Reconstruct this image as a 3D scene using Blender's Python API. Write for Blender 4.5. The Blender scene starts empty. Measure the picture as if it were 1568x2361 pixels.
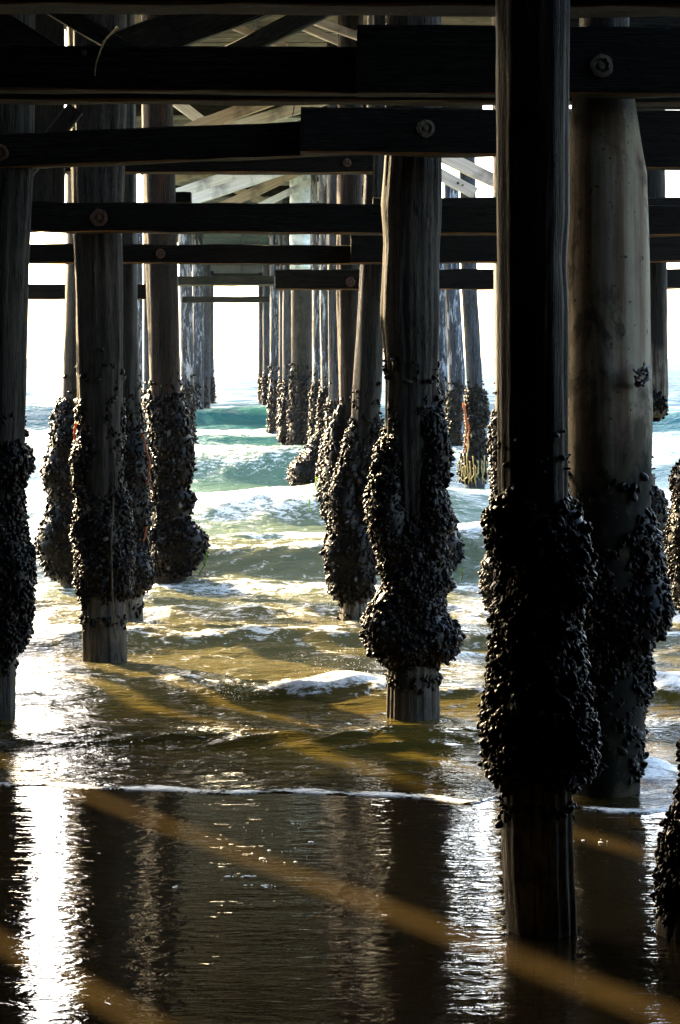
import bpy, bmesh, math, random
import numpy as np
from mathutils import Vector, Matrix

# ------------------------------------------------------------------ camera, world, sun, exposure
SC = bpy.context.scene
COL = SC.collection
F = 4600.0        # focal length in units of a 1568 x 2361 picture
EYE = 2.62        # height of the eye over the still water
HORIZON = 825.0
cam_data = bpy.data.cameras.new('camera')
cam = bpy.data.objects.new('camera', cam_data)
COL.objects.link(cam)
SC.camera = cam
cam.location = (0, 0, EYE)
cam.rotation_euler = (math.radians(90), 0, 0)
cam_data.sensor_fit = 'VERTICAL'
cam_data.sensor_height = 36.0
cam_data.sensor_width = 36.0
cam_data.lens = F / 2361.0 * 36.0
cam_data.shift_y = -(1180.5 - HORIZON) / 2361.0
cam_data.clip_start = 0.1
cam_data.clip_end = 30000

SUN_AZ = math.radians(35)      # to the left of the view
SUN_EL = math.radians(21)
world = bpy.data.worlds.new('World')
SC.world = world
world.use_nodes = True
wn, wl = world.node_tree.nodes, world.node_tree.links
wn.clear()
sky = wn.new('ShaderNodeTexSky')
sky.sky_type = 'NISHITA'
sky.sun_disc = False
sky.sun_elevation = SUN_EL
sky.sun_rotation = -SUN_AZ
sky.air_density = 1.0
sky.dust_density = 2.5
sky.ozone_density = 1.0
bgn = wn.new('ShaderNodeBackground')
bgn.inputs['Strength'].default_value = 0.15
won = wn.new('ShaderNodeOutputWorld')
wl.new(sky.outputs[0], bgn.inputs[0])
wl.new(bgn.outputs[0], won.inputs[0])

sun_data = bpy.data.lights.new('sun', 'SUN')
sun_data.energy = 4.2
sun_data.angle = math.radians(0.9)
sun_data.color = (1.0, 0.77, 0.44)
sun = bpy.data.objects.new('sun', sun_data)
COL.objects.link(sun)
S = Vector((-math.sin(SUN_AZ) * math.cos(SUN_EL), math.cos(SUN_AZ) * math.cos(SUN_EL), math.sin(SUN_EL)))
sun.rotation_euler = (-S).to_track_quat('-Z', 'Y').to_euler()
sun.location = S * 50

vs = SC.view_settings
vs.view_transform = 'Standard'
vs.look = 'None'
vs.exposure = 3.3
vs.gamma = 1.0
SC.cycles.max_bounces = 6
SC.cycles.caustics_reflective = False
SC.cycles.caustics_refractive = False

rng = np.random.default_rng(7)
random.seed(7)


# ------------------------------------------------------------------ helpers
def at(x, y, d):
    """the point seen at (x, y) of the picture, d metres away"""
    return Vector(((x - 784.0) * d / F, d, EYE - (y - HORIZON) * d / F))


def px(d):
    return d / F


def tag(o, label=None, cat=None, group=None, kind=None):
    if label: o['label'] = label
    if cat: o['category'] = cat
    if group: o['group'] = group
    if kind: o['kind'] = kind
    return o


def empty(name, loc):
    o = bpy.data.objects.new(name, None)
    o.empty_display_size = 0.2
    o.location = loc
    COL.objects.link(o)
    return o


def mesh_obj(name, verts, faces, mat, parent=None, origin=None, smooth=True, attrs=None):
    v = np.asarray(verts, dtype=np.float64)
    if parent is not None:
        v = v - np.array(parent.location)
    elif origin is not None:
        v = v - np.array(origin)
    me = bpy.data.meshes.new(name)
    me.from_pydata(v.tolist(), [], faces)
    me.update()
    if smooth:
        me.polygons.foreach_set('use_smooth', [True] * len(me.polygons))
    if attrs:
        for k, a in attrs.items():
            at_ = me.attributes.new(k, 'FLOAT', 'POINT')
            at_.data.foreach_set('value', np.asarray(a, dtype=np.float32))
    me.materials.append(mat)
    o = bpy.data.objects.new(name, me)
    COL.objects.link(o)
    if parent is not None:
        o.parent = parent
    elif origin is not None:
        o.location = origin
    return o


class Wave2:
    """smooth random field as a sum of sines"""
    def __init__(self, n, fx, fy, seed, integer=False):
        r = np.random.default_rng(seed)
        self.kx = r.uniform(fx[0], fx[1], n) * r.choice([-1, 1], n)
        if integer:
            self.kx = np.round(self.kx)
        self.ky = r.uniform(fy[0], fy[1], n) * r.choice([-1, 1], n)
        self.ph = r.uniform(0, 2 * np.pi, n)
        self.n = n

    def __call__(self, x, y):
        s = 0
        for a, b, c in zip(self.kx, self.ky, self.ph):
            s = s + np.sin(a * x + b * y + c)
        return s / math.sqrt(self.n)


def grid_faces(nr, nc, wrap):
    f = []
    for i in range(nr - 1):
        for j in range(nc if wrap else nc - 1):
            k = (j + 1) % nc
            f.append((i * nc + j, i * nc + k, (i + 1) * nc + k, (i + 1) * nc + j))
    return f


# ------------------------------------------------------------------ materials
def new_mat(name):
    m = bpy.data.materials.new(name)
    m.use_nodes = True
    n = m.node_tree.nodes
    l = m.node_tree.links
    b = n['Principled BSDF']
    return m, n, l, b


def noise(n, l, vec, scale, detail=4, rough=0.55, dist=0.0):
    t = n.new('ShaderNodeTexNoise')
    t.inputs['Scale'].default_value = scale
    t.inputs['Detail'].default_value = detail
    t.inputs['Roughness'].default_value = rough
    t.inputs['Distortion'].default_value = dist
    if vec is not None:
        l.new(vec, t.inputs['Vector'])
    return t.outputs['Fac']


def mapping(n, l, vec, scale, rot=(0, 0, 0)):
    m = n.new('ShaderNodeMapping')
    m.inputs['Scale'].default_value = scale
    m.inputs['Rotation'].default_value = rot
    l.new(vec, m.inputs['Vector'])
    return m.outputs[0]


def ramp(n, l, fac, stops):
    r = n.new('ShaderNodeValToRGB')
    e = r.color_ramp.elements
    while len(e) < len(stops):
        e.new(0.5)
    for k, (p, c) in enumerate(stops):
        e[k].position = p
        e[k].color = (c[0], c[1], c[2], 1) if not isinstance(c, (int, float)) else (c, c, c, 1)
    l.new(fac, r.inputs[0])
    return r.outputs[0]


def mixc(n, l, fac, a, b):
    m = n.new('ShaderNodeMix')
    m.data_type = 'RGBA'
    for sock, v in ((m.inputs[0], fac), (m.inputs[6], a), (m.inputs[7], b)):
        if isinstance(v, (int, float)):
            sock.default_value = v
        elif isinstance(v, tuple):
            sock.default_value = (v[0], v[1], v[2], 1)
        else:
            l.new(v, sock)
    return m.outputs[2]


def math_n(n, l, op, a, b=None, clamp=False):
    m = n.new('ShaderNodeMath')
    m.operation = op
    m.use_clamp = clamp
    for sock, v in ((m.inputs[0], a), (m.inputs[1], b)):
        if v is None:
            continue
        if isinstance(v, (int, float)):
            sock.default_value = v
        else:
            l.new(v, sock)
    return m.outputs[0]


def bump(n, l, bsdf, h, strength, dist, normal=None):
    b = n.new('ShaderNodeBump')
    b.inputs['Strength'].default_value = strength
    b.inputs['Distance'].default_value = dist
    l.new(h, b.inputs['Height'])
    if normal is not None:
        l.new(normal, b.inputs['Normal'])
    l.new(b.outputs[0], bsdf.inputs['Normal'])
    return b.outputs[0]


def wood_mat(name, dark, light, grain_axis=2, rough=0.75, bleach=0.0, bleach_col=(0.55, 0.55, 0.56), stain=None, spec=0.14):
    """weathered timber: long grain, cracks, blotches, bleached flakes"""
    m, n, l, b = new_mat(name)
    if name not in ('brace_timber', 'deck_timber'):
        dark, light = tuple(0.6 * v for v in dark), tuple(0.6 * v for v in light)
    tc = n.new('ShaderNodeTexCoord').outputs['Object']
    gs = [9, 9, 9]
    gs[grain_axis] = 0.9
    g = mapping(n, l, tc, tuple(gs))
    grain = noise(n, l, g, 3.0, 6, 0.65, 0.6)
    blot = noise(n, l, tc, 2.2, 8, 0.65, 0.4)
    gs2 = [26, 26, 26]
    gs2[grain_axis] = 1.1
    crack = noise(n, l, mapping(n, l, tc, tuple(gs2)), 2.0, 4, 0.6, 1.2)
    crk = ramp(n, l, crack, [(0.0, 0.0), (0.40, 0.0), (0.47, 1.0), (1.0, 1.0)])
    vk = n.new('ShaderNodeTexVoronoi')
    gk = [3.4, 3.4, 3.4]
    gk[grain_axis] = 1.5
    l.new(mapping(n, l, tc, tuple(gk)), vk.inputs['Vector'])
    vk.inputs['Scale'].default_value = 1.0
    knot = ramp(n, l, vk.outputs['Distance'], [(0.05, 1.0), (0.13, 0.0)])
    c = mixc(n, l, ramp(n, l, grain, [(0.3, 0.0), (0.72, 1.0)]), dark, light)
    c = mixc(n, l, ramp(n, l, blot, [(0.38, 0.0), (0.62, 0.85)]), c, tuple(0.5 * v for v in dark))
    c = mixc(n, l, math_n(n, l, 'MULTIPLY', knot, 0.8), c, tuple(0.25 * v for v in dark))
    if bleach > 0:
        gs3 = [5, 5, 5]
        gs3[grain_axis] = 1.0
        bl = noise(n, l, mapping(n, l, tc, tuple(gs3)), 1.5, 9, 0.72, 0.5)
        c = mixc(n, l, ramp(n, l, bl, [(0.56 - 0.16 * bleach, 0.0), (0.6 - 0.16 * bleach, 1.0)]), c, bleach_col)
    if stain:
        st = noise(n, l, mapping(n, l, tc, (4, 4, 0.25)), 1.6, 5, 0.6, 0.2)
        c = mixc(n, l, ramp(n, l, st, [(0.5, 0.0), (0.68, 0.8)]), c, stain)
    fib = noise(n, l, mapping(n, l, tc, tuple(3.2 * v for v in gs2)), 2.0, 2, 0.5)
    c = mixc(n, l, ramp(n, l, fib, [(0.5, 0.0), (0.75, 0.6)]), c, tuple(1.5 * v for v in light))
    c = mixc(n, l, crk, tuple(0.2 * v for v in dark), c)
    l.new(c, b.inputs['Base Color'])
    if name in ('creosote_timber', 'weathered_timber'):
        # the foot is scoured pale by the sand
        so = n.new('ShaderNodeSeparateXYZ')
        l.new(tc, so.inputs[0])
        zz = math_n(n, l, 'ADD', so.outputs[2], math_n(n, l, 'MULTIPLY', blot, 0.5))
        sc = ramp(n, l, zz, [(0.75, 1.0), (1.0, 0.0)])
        kk = 2.4 if name == 'creosote_timber' else 1.0
        pale = mixc(n, l, grain, (0.032 * kk, 0.026 * kk, 0.02 * kk), (0.085 * kk, 0.072 * kk, 0.056 * kk))
        pale = mixc(n, l, ramp(n, l, noise(n, l, tc, 7.0, 6, 0.65), [(0.45, 0.0), (0.65, 0.8)]), pale, (0.02, 0.017, 0.013))
        c = mixc(n, l, sc, c, mixc(n, l, crk, (0.02, 0.016, 0.012), pale))
        l.new(c, b.inputs['Base Color'])
    b.inputs['Roughness'].default_value = rough
    b.inputs['Specular IOR Level'].default_value = spec
    b.inputs['Sheen Weight'].default_value = 0.10
    b.inputs['Sheen Roughness'].default_value = 0.25
    b.inputs['Sheen Tint'].default_value = (1, 0.85, 0.65, 1)
    hh = math_n(n, l, 'ADD', math_n(n, l, 'MULTIPLY', grain, 0.5), math_n(n, l, 'ADD', crk, math_n(n, l, 'MULTIPLY', fib, 0.4)))
    bump(n, l, b, hh, 0.9, 0.014)
    return m


M = {}
M['creosote'] = wood_mat('creosote_timber', (0.010, 0.008, 0.006), (0.042, 0.034, 0.026), rough=0.6)
M['weathered'] = wood_mat('weathered_timber', (0.018, 0.014, 0.011), (0.080, 0.066, 0.052), rough=0.75)
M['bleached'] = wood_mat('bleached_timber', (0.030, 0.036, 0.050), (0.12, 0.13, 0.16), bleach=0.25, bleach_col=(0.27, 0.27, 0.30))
M['flaking'] = wood_mat('flaking_timber', (0.032, 0.035, 0.043), (0.115, 0.122, 0.145), bleach=-0.05, bleach_col=(0.28, 0.275, 0.29))  # blue in the base colours stands in for skylight
M['rusty_pile'] = wood_mat('rust_stained_timber', (0.012, 0.009, 0.007), (0.05, 0.036, 0.027), stain=(0.05, 0.014, 0.006))
M['beam'] = wood_mat('dark_beam_timber', (0.005, 0.004, 0.003), (0.014, 0.011, 0.008), grain_axis=0, rough=0.7, spec=0.08)
def brace_mat(name, c1, c2):
    m, n, l, b = new_mat(name)
    tc = n.new('ShaderNodeTexCoord').outputs['Object']
    g = noise(n, l, mapping(n, l, tc, (0.7, 9, 9)), 2.0, 4, 0.55, 0.3)
    st = noise(n, l, tc, 1.7, 6, 0.65, 0.4)
    c = mixc(n, l, ramp(n, l, g, [(0.3, 0.0), (0.7, 1.0)]), c1, c2)
    c = mixc(n, l, ramp(n, l, st, [(0.5, 0.0), (0.66, 0.75)]), c, tuple(0.3 * v for v in c1))
    l.new(c, b.inputs['Base Color'])
    b.inputs['Roughness'].default_value = 0.8
    bump(n, l, b, g, 0.4, 0.01)
    return m


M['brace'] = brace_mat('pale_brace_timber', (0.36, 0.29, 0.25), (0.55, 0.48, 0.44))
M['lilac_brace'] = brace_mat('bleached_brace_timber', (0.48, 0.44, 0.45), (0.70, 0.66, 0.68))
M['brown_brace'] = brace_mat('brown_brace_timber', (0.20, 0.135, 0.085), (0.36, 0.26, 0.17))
M['dark_brace'] = wood_mat('dark_brace_timber', (0.012, 0.010, 0.006), (0.045, 0.036, 0.022), grain_axis=0)
M['deck'] = wood_mat('deck_timber', (0.10, 0.075, 0.056), (0.26, 0.20, 0.15), grain_axis=0)


def concrete_mat():
    m, n, l, b = new_mat('stained_concrete')
    tc = n.new('ShaderNodeTexCoord').outputs['Object']
    base = noise(n, l, tc, 2.5, 6, 0.6)
    streak = noise(n, l, mapping(n, l, tc, (7, 7, 0.3)), 1.4, 5, 0.6, 0.3)
    spot = noise(n, l, tc, 26, 3, 0.5)
    c = mixc(n, l, base, (0.13, 0.11, 0.078), (0.36, 0.31, 0.225))
    c = mixc(n, l, ramp(n, l, streak, [(0.45, 0.0), (0.62, 0.8)]), c, (0.085, 0.042, 0.022))
    sx = n.new('ShaderNodeSeparateXYZ')
    l.new(tc, sx.inputs[0])
    # algae and wet growth from the tide line downwards
    zz = math_n(n, l, 'ADD', sx.outputs[2], math_n(n, l, 'MULTIPLY', noise(n, l, mapping(n, l, tc, (3, 3, 1.2)), 1.6, 6, 0.65), 1.6))
    alg = ramp(n, l, math_n(n, l, 'MULTIPLY', zz, 0.2), [(0.54, 1.0), (0.66, 0.0)])
    c = mixc(n, l, alg, c, (0.007, 0.0065, 0.0045))
    blob = noise(n, l, mapping(n, l, tc, (2.2, 2.2, 1.6)), 1.5, 8, 0.7, 0.5)
    c = mixc(n, l, ramp(n, l, blob, [(0.52, 0.0), (0.60, 0.85)]), c, (0.045, 0.036, 0.022))
    tp = math_n(n, l, 'ADD', sx.outputs[2], math_n(n, l, 'MULTIPLY', blob, 0.7))
    c = mixc(n, l, ramp(n, l, math_n(n, l, 'MULTIPLY', tp, 0.2), [(0.84, 0.0), (0.88, 0.85)]), c, (0.035, 0.03, 0.018))
    c = mixc(n, l, ramp(n, l, spot, [(0.66, 0.0), (0.70, 0.9)]), c, (0.03, 0.028, 0.022))
    l.new(c, b.inputs['Base Color'])
    b.inputs['Roughness'].default_value = 0.85
    b.inputs['Specular IOR Level'].default_value = 0.12
    bump(n, l, b, math_n(n, l, 'ADD', base, math_n(n, l, 'MULTIPLY', spot, 0.25)), 0.5, 0.02)
    return m


M['concrete'] = concrete_mat()


def mussel_mat():
    m, n, l, b = new_mat('mussel_shells')
    a = n.new('ShaderNodeAttribute')
    a.attribute_name = 'tone'
    tc = n.new('ShaderNodeTexCoord').outputs['Object']
    w = noise(n, l, tc, 45, 3, 0.6)
    c = ramp(n, l, a.outputs['Fac'], [(0.0, (0.004, 0.003, 0.0022)), (0.4, (0.0045, 0.0042, 0.0050)), (0.75, (0.014, 0.009, 0.005)), (0.95, (0.016, 0.013, 0.011)), (1.0, (0.11, 0.10, 0.09))])
    c = mixc(n, l, ramp(n, l, w, [(0.55, 0.0), (0.72, 0.5)]), c, (0.013, 0.009, 0.006))
    l.new(c, b.inputs['Base Color'])
    b.inputs['Roughness'].default_value = 0.3
    b.inputs['Specular IOR Level'].default_value = 0.08
    bump(n, l, b, w, 0.35, 0.006)
    return m


M['mussel'] = mussel_mat()


def simple_mat(name, c1, c2, scale=12, rough=0.6, metallic=0.0, trans=0.0):
    m, n, l, b = new_mat(name)
    tc = n.new('ShaderNodeTexCoord').outputs['Object']
    l.new(mixc(n, l, ramp(n, l, noise(n, l, tc, scale, 5), [(0.35, 0.0), (0.65, 1.0)]), c1, c2), b.inputs['Base Color'])
    b.inputs['Roughness'].default_value = rough
    b.inputs['Metallic'].default_value = metallic
    if trans:
        t = n.new('ShaderNodeBsdfTranslucent')
        t.inputs[0].default_value = (c2[0], c2[1], c2[2], 1)
        mx = n.new('ShaderNodeMixShader')
        mx.inputs[0].default_value = trans
        l.new(b.outputs[0], mx.inputs[1])
        l.new(t.outputs[0], mx.inputs[2])
        l.new(mx.outputs[0], n['Material Output'].inputs[0])
    else:
        bump(n, l, b, noise(n, l, tc, scale * 3, 4), 0.5, 0.01)
    return m


M['rust'] = simple_mat('rusty_iron', (0.02, 0.007, 0.003), (0.085, 0.033, 0.013), 30, 0.8)
M['pale_rust'] = simple_mat('salt_crusted_iron', (0.025, 0.017, 0.010), (0.10, 0.078, 0.045), 30, 0.8)
M['orange_weed'] = simple_mat('orange_seaweed', (0.16, 0.05, 0.012), (0.32, 0.10, 0.02), 20, 0.4, 0, 0.55)
M['green_weed'] = simple_mat('green_seaweed', (0.06, 0.12, 0.01), (0.16, 0.26, 0.02), 20, 0.4, 0, 0.55)
M['kelp_root'] = simple_mat('kelp_holdfast', (0.22, 0.17, 0.06), (0.42, 0.33, 0.12), 20, 0.5, 0, 0.3)
M['glint_edge'] = simple_mat('painted_glint_edge', (0.03, 0.013, 0.003), (0.17, 0.075, 0.018), 4, 0.8)  # gold colour painted in for sun glitter thrown up by the water
M['whitewash'] = simple_mat('whitewashed_timber', (0.30, 0.29, 0.29), (0.75, 0.74, 0.74), 5, 0.8)
M['rope'] = simple_mat('old_rope', (0.03, 0.022, 0.014), (0.07, 0.05, 0.03), 40, 0.9)
M['cloth'] = simple_mat('dried_weed', (0.05, 0.045, 0.04), (0.22, 0.20, 0.18), 25, 0.9)


def sand_mat():
    m, n, l, b = new_mat('wet_sand')
    tc = n.new('ShaderNodeTexCoord').outputs['Object']
    c = mixc(n, l, ramp(n, l, noise(n, l, tc, 1.6, 6, 0.6), [(0.3, 0.0), (0.7, 1.0)]), (0.009, 0.0062, 0.0018), (0.021, 0.0148, 0.0040))
    c = mixc(n, l, ramp(n, l, noise(n, l, tc, 400, 2, 0.5), [(0.3, 0.0), (0.7, 0.5)]), c, (0.03, 0.02, 0.012))
    fl = ramp(n, l, noise(n, l, mapping(n, l, tc, (18, 40, 1)), 1.0, 2, 0.5), [(0.79, 0.0), (0.81, 1.0)])
    fz = ramp(n, l, noise(n, l, mapping(n, l, tc, (0.8, 1.4, 1)), 1.0, 2, 0.5), [(0.5, 0.0), (0.6, 1.0)])
    c = mixc(n, l, math_n(n, l, 'MULTIPLY', fl, fz), c, (0.7, 0.7, 0.66))
    l.new(c, b.inputs['Base Color'])
    b.inputs['Roughness'].default_value = 0.012
    b.inputs['IOR'].default_value = 1.42
    # fine ripples of the water film; crests run across the view
    r1 = noise(n, l, mapping(n, l, tc, (6, 11, 1), (0, 0, 0.12)), 1.0, 3, 0.5, 1.2)
    r2 = noise(n, l, mapping(n, l, tc, (1.2, 3.5, 1), (0, 0, -0.2)), 1.0, 3, 0.5, 0.6)
    r3 = noise(n, l, mapping(n, l, tc, (60, 130, 1)), 1.0, 2, 0.5)
    h = math_n(n, l, 'ADD', math_n(n, l, 'MULTIPLY', r1, 0.60), r2)
    h = math_n(n, l, 'ADD', h, math_n(n, l, 'MULTIPLY', r3, 0.02))
    # low ridges left by the backwash
    r4 = noise(n, l, mapping(n, l, tc, (0.7, 6.0, 1), (0, 0, 0.16)), 1.0, 2, 0.5, 0.8)
    rdg = ramp(n, l, r4, [(0.44, 0.0), (0.5, 1.0), (0.56, 0.0)])
    h = math_n(n, l, 'ADD', h, math_n(n, l, 'MULTIPLY', rdg, 0.10))
    bump(n, l, b, h, 1.0, 0.0055)
    return m


M['sand'] = sand_mat()


def water_mat():
    m, n, l, b = new_mat('sea_water')
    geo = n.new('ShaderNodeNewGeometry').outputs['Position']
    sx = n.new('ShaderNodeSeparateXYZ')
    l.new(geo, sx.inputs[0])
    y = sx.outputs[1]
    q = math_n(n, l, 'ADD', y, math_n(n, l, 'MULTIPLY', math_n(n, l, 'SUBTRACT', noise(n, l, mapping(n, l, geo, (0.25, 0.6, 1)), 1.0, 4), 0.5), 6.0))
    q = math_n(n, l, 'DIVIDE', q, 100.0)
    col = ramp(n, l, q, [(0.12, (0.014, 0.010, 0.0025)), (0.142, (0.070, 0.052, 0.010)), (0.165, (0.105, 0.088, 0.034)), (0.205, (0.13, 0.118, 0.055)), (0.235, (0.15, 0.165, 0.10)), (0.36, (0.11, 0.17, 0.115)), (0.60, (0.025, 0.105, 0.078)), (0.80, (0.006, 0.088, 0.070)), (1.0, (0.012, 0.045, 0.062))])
    l.new(col, b.inputs['Base Color'])
    b.inputs['Roughness'].default_value = 0.035
    b.inputs['IOR'].default_value = 1.37
    r1 = noise(n, l, mapping(n, l, geo, (3.0, 9.0, 3.0), (0, 0, 0.1)), 1.0, 4, 0.6, 0.5)
    r2 = noise(n, l, mapping(n, l, geo, (14, 34, 14), (0, 0, -0.15)), 1.0, 3, 0.55, 0.3)
    r3 = noise(n, l, mapping(n, l, geo, (0.3, 0.9, 0.3), (0, 0, 0.05)), 1.0, 5, 0.6, 0.3)
    fa = n.new('ShaderNodeAttribute')
    fa.attribute_name = 'far'
    l.new(math_n(n, l, 'ADD', math_n(n, l, 'MULTIPLY', fa.outputs['Fac'], 0.40), 0.035), b.inputs['Roughness'])
    h = math_n(n, l, 'ADD', math_n(n, l, 'MULTIPLY', r1, 0.05), math_n(n, l, 'MULTIPLY', r2, 0.007))
    h = math_n(n, l, 'ADD', h, math_n(n, l, 'MULTIPLY', math_n(n, l, 'MULTIPLY', r3, fa.outputs['Fac']), 1.3))
    nb = bump(n, l, b, h, 1.0, 1.0)
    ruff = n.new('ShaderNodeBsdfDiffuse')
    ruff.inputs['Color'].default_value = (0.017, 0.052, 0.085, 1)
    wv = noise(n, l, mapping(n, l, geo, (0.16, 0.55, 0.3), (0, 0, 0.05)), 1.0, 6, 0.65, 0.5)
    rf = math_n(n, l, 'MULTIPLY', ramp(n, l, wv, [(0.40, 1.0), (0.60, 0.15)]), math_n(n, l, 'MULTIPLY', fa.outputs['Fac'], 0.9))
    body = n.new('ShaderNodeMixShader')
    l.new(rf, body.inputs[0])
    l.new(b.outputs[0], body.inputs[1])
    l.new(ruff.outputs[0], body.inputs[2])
    # foam
    fo = n.new('ShaderNodeAttribute')
    fo.attribute_name = 'foam'
    fn = noise(n, l, mapping(n, l, geo, (5, 9, 9)), 1.0, 7, 0.7, 0.8)
    fn2 = noise(n, l, mapping(n, l, geo, (26, 44, 40)), 1.0, 4, 0.6, 0.3)
    fsum = math_n(n, l, 'ADD', fo.outputs['Fac'], math_n(n, l, 'ADD', math_n(n, l, 'MULTIPLY', math_n(n, l, 'SUBTRACT', fn, 0.5), 2.0), math_n(n, l, 'MULTIPLY', math_n(n, l, 'SUBTRACT', fn2, 0.5), 0.7)))
    fm = ramp(n, l, fsum, [(0.46, 0.0), (0.72, 1.0)])
    foam = n.new('ShaderNodeBsdfPrincipled')
    foam.inputs['Base Color'].default_value = (0.78, 0.78, 0.75, 1)
    foam.inputs['Roughness'].default_value = 0.55
    bump(n, l, foam, math_n(n, l, 'ADD', fn2, fn), 0.8, 0.03)
    mx = n.new('ShaderNodeMixShader')
    l.new(fm, mx.inputs[0])
    l.new(body.outputs[0], mx.inputs[1])
    l.new(foam.outputs[0], mx.inputs[2])
    l.new(mx.outputs[0], n['Material Output'].inputs[0])
    return m


M['water'] = water_mat()
M['foam'] = simple_mat('sea_foam', (0.70, 0.70, 0.68), (0.85, 0.85, 0.82), 30, 0.5)

# ------------------------------------------------------------------ the setting: beach and sea
PA = -0.0509                    # the pier runs slightly to the left of the view


def build_sand():
    ys = np.concatenate([np.linspace(-60, 5, 40), np.linspace(5.2, 13, 120), np.linspace(13.5, 60, 30)])
    xs = np.concatenate([np.linspace(-400, -6, 30), np.linspace(-5.7, 5.7, 140), np.linspace(6, 400, 30)])
    X, Y = np.meshgrid(xs, ys)
    w = Wave2(8, (0.3, 1.6), (0.5, 2.2), 3)
    Z = np.where(Y < 6, (6 - Y) * 0.115, 0.0) - np.where(Y > 12.5, (Y - 12.5) * 0.05, 0.0)
    Z = Z + 0.004 * w(X, Y)
    v = np.stack([X.ravel(), Y.ravel(), Z.ravel()], 1)
    o = mesh_obj('beach_sand', v, grid_faces(len(ys), len(xs), False), M['sand'])
    tag(o, kind='structure')


def edge_d(X):
    """distance of the thin front of the wash at X"""
    t = X / 12.0 * F + 784.0
    xs = [-3000, 0, 30, 280, 520, 800, 1000, 1080, 1140, 1200, 1330, 1460, 1568, 3000]
    ys = [1800, 1812, 1814, 1821, 1829, 1834, 1844, 1853, 1838, 1850, 1868, 1878, 1862, 1830]
    y = np.interp(t, xs, ys)
    return EYE * F / (y - HORIZON)


CRESTS = [  # distance, height, front width, back width, bend seed, foam, foam width, foam offset
    (72.8, 0.80, 1.5, 6.0, 11, 0.25, 0.8, 0.3),
    (66.5, 0.12, 1.0, 1.5, 21, 0.62, 2.6, 0.0),
    (54.0, 0.16, 0.9, 1.4, 22, 0.62, 3.4, 0.0),
    (42.0, 0.55, 1.1, 4.0, 12, 0.32, 0.9, 0.3),
    (36.0, 0.10, 0.6, 1.2, 23, 0.30, 1.2, 0.0),
    (31.5, 0.40, 0.8, 2.6, 13, 0.44, 1.1, 0.0),
    (28.2, 0.12, 0.5, 1.2, 24, 0.46, 0.9, 0.0),
    (23.9, 0.52, 0.55, 2.2, 14, 0.46, 0.13, 0.06),
    (22.6, 0.05, 0.3, 0.5, 25, 0.40, 0.35, 0.0),
    (20.6, 0.06, 0.25, 0.7, 15, 0.30, 0.3, 0.0),
    (17.7, 0.14, 0.32, 0.9, 16, 0.30, 0.15, 0.05),
    (15.15, 0.13, 0.26, 0.7, 17, 0.36, 0.16, 0.03),
    (13.85, 0.07, 0.2, 0.5, 18, 0.20, 0.08, 0.02),
]


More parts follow.
